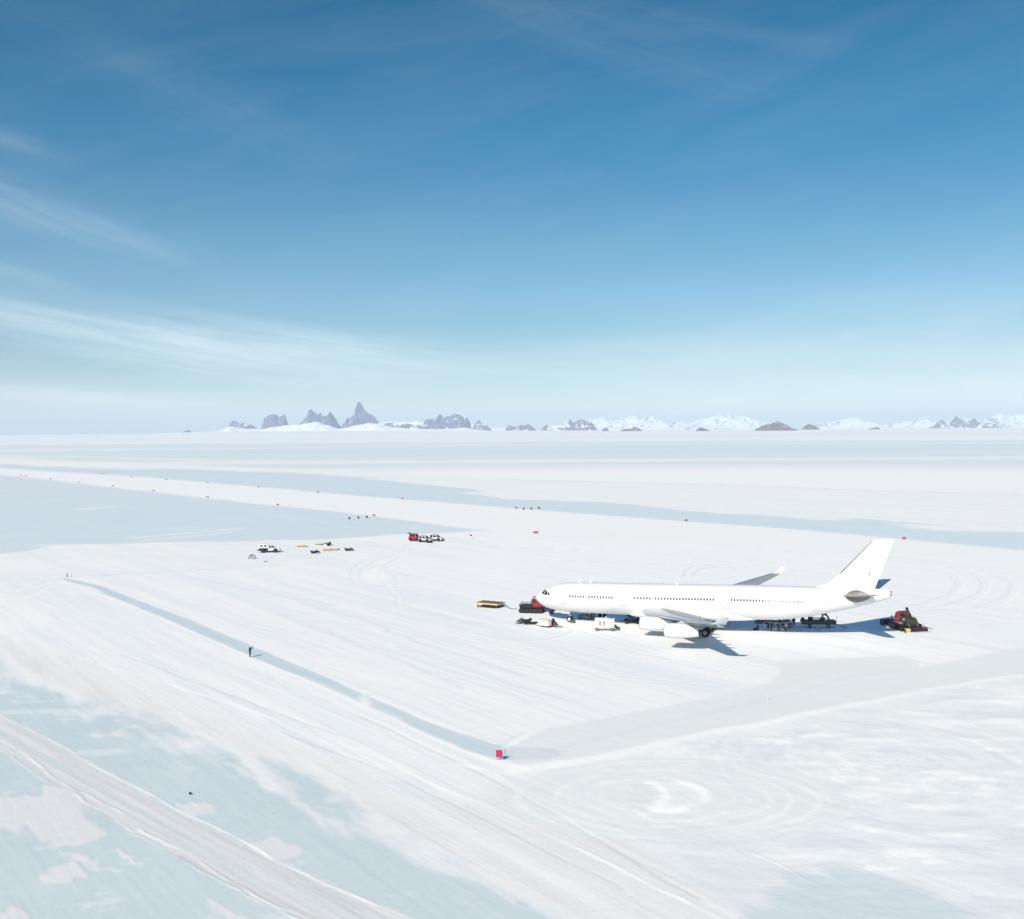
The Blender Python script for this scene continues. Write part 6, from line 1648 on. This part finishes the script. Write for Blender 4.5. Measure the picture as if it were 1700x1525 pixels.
pp = G(415, 1091)
fz = R(38)
def trestle(label, u, v, rz):
    t = thing('steel_trestle', label, 'trestle', tuple(G(u, v)), rz, 'grey tubular trestles in the shade under the rear fuselage')
    f = MB()
    for x in (-.55, .55):
        f.tube([(x, -.32, 0), (x, 0, 1.45)], .028, 6).tube([(x, .32, 0), (x, 0, 1.45)], .028, 6).tube([(x, -.2, .5), (x, .2, .5)], .022, 6)
    f.build('leg_frame', M_SILVER, t)
    MB().tube([(-.6, 0, 1.45), (.6, 0, 1.45)], .035, 6).tube([(-.55, -.2, .5), (.55, 0, 1.3)], .022, 6).build('top_rail', M_SKI, t)
for lb_, u_, v_, r_ in (('grey tubular trestle at the left end of the people under the rear fuselage', 1273.5, 1045.5, .1), ('grey tubular trestle standing just left of the first pale duffel bag', 1283.5, 1047.0, -.2),
                        ('grey tubular trestle between the two pale duffel bags', 1291.5, 1047.6, .15), ('grey tubular trestle just right of the second pale duffel bag', 1300.5, 1047.4, -.1), ('grey tubular trestle right of the person in pale pink', 1311.5, 1046.2, .25)):
    trestle(lb_, u_, v_, r_)

ph = person(MESH_PHOTO, 'person in black standing on the blue strip with both arms raised holding a phone', tuple(pp), fz, 'black', 1.02)
pq = ph.matrix_basis @ Vector((.435, 0, 1.66))
phn = MB().box((0, 0, 0), (.012, .155, .076)).box((.0, 0, 0), (.006, .16, .081))
tag(phn.build('phone', M_BLACK, None, bevel=.004, loc=tuple(pq), rot=(0, 0, fz)), 'small black phone held up by the person on the blue strip', 'phone')

CG = 'people standing under the rear fuselage'
rs = random.Random(11)
rows = [('back row', 1041.4, [(1274.5, 'black'), (1278, 'black'), (1282, 'navy'), (1285.8, 'black'), (1289.5, 'blue'), (1293, 'navy'), (1296.6, 'black'), (1300.5, 'grey'), (1304, 'blue'), (1307.6, 'navy'), (1311, 'blue'), (1315, 'navy')]),
        ('middle row', 1044.6, [(1280.5, 'navy'), (1286, 'black'), (1291, 'green'), (1297.5, 'black'), (1301.5, 'navy'), (1309, 'green')]),
        ('front row', 1048.3, [(1281, 'black'), (1293.5, 'navy'), (1305.4, 'pink')])]
for rn_, v, lst in rows:
    for k, (u, jk) in enumerate(lst):
        desc = {'pink': 'pale pink', 'green': 'dark green', 'blue': 'blue', 'grey': 'grey', 'navy': 'navy', 'black': 'black'}[jk]
        person(rs.choice((MESH_STAND, MESH_FRONT)), 'person in %s jacket under the rear fuselage, %s from left in the %s' % (desc, ORD[k], rn_), tuple(G(u + rs.uniform(-.5, .5), v + rs.uniform(-.6, .6))), rs.uniform(0, 6.28), jk, rs.uniform(.93, 1.05), CG)
person(MESH_STAND, 'person in black far behind the rear fuselage, left of the red snowmobile', tuple(G(1254.5, 1034)), 1.0, 'black', 1.0)
person(MESH_STAND, 'person in black walking behind the loader sledge, seen above the crowd', tuple(G(1318, 1039)), 2.0, 'black', 1.05)
person(MESH_KNEEL, 'person in navy kneeling on the snow to the left of the crowd', tuple(G(1258.5, 1046)), R(170), 'navy')
t = thing('duffel_bag', 'black duffel bag on the snow beside the kneeling person', 'bag', tuple(G(1254.5, 1046.3)), .3)
MB().lathe([(-.45, .05), (-.40, .20), (0, .23), (.40, .20), (.45, .05)], (0, 0, .22), 'x', 14).build('bag_body', M_BLACK, t)
MB().tube([(-.2, 0, .42), (0, 0, .55), (.2, 0, .42)], .02, 6).build('handle', M_DARK, t)
for lb, u, v, mt in (('pale duffel bag on the snow in front of the crowd, left of two', 1286.5, 1046.3, M_SKI), ('pale duffel bag on the snow in front of the crowd, right of two', 1296.5, 1046.8, M_GPU)):
    t = thing('duffel_bag', lb, 'bag', tuple(G(u, v)), rs.uniform(-.4, .4), 'pale duffel bags in front of the crowd')
    MB().lathe([(-.5, .05), (-.45, .2), (0, .24), (.45, .2), (.5, .05)], (0, 0, .22), 'x', 14).build('bag_body', mt, t)
    MB().tube([(-.2, 0, .43), (0, 0, .55), (.2, 0, .43)], .02, 6).build('handle', M_DARK, t)
t = snowmobile('dark snowmobile with red cowling parked beyond the rear fuselage', tuple(G(1267.5, 1034.5)), math.pi - .3)
for ch in t.children:
    if ch.name.startswith('cowling'): ch.data.materials[0] = M_RED
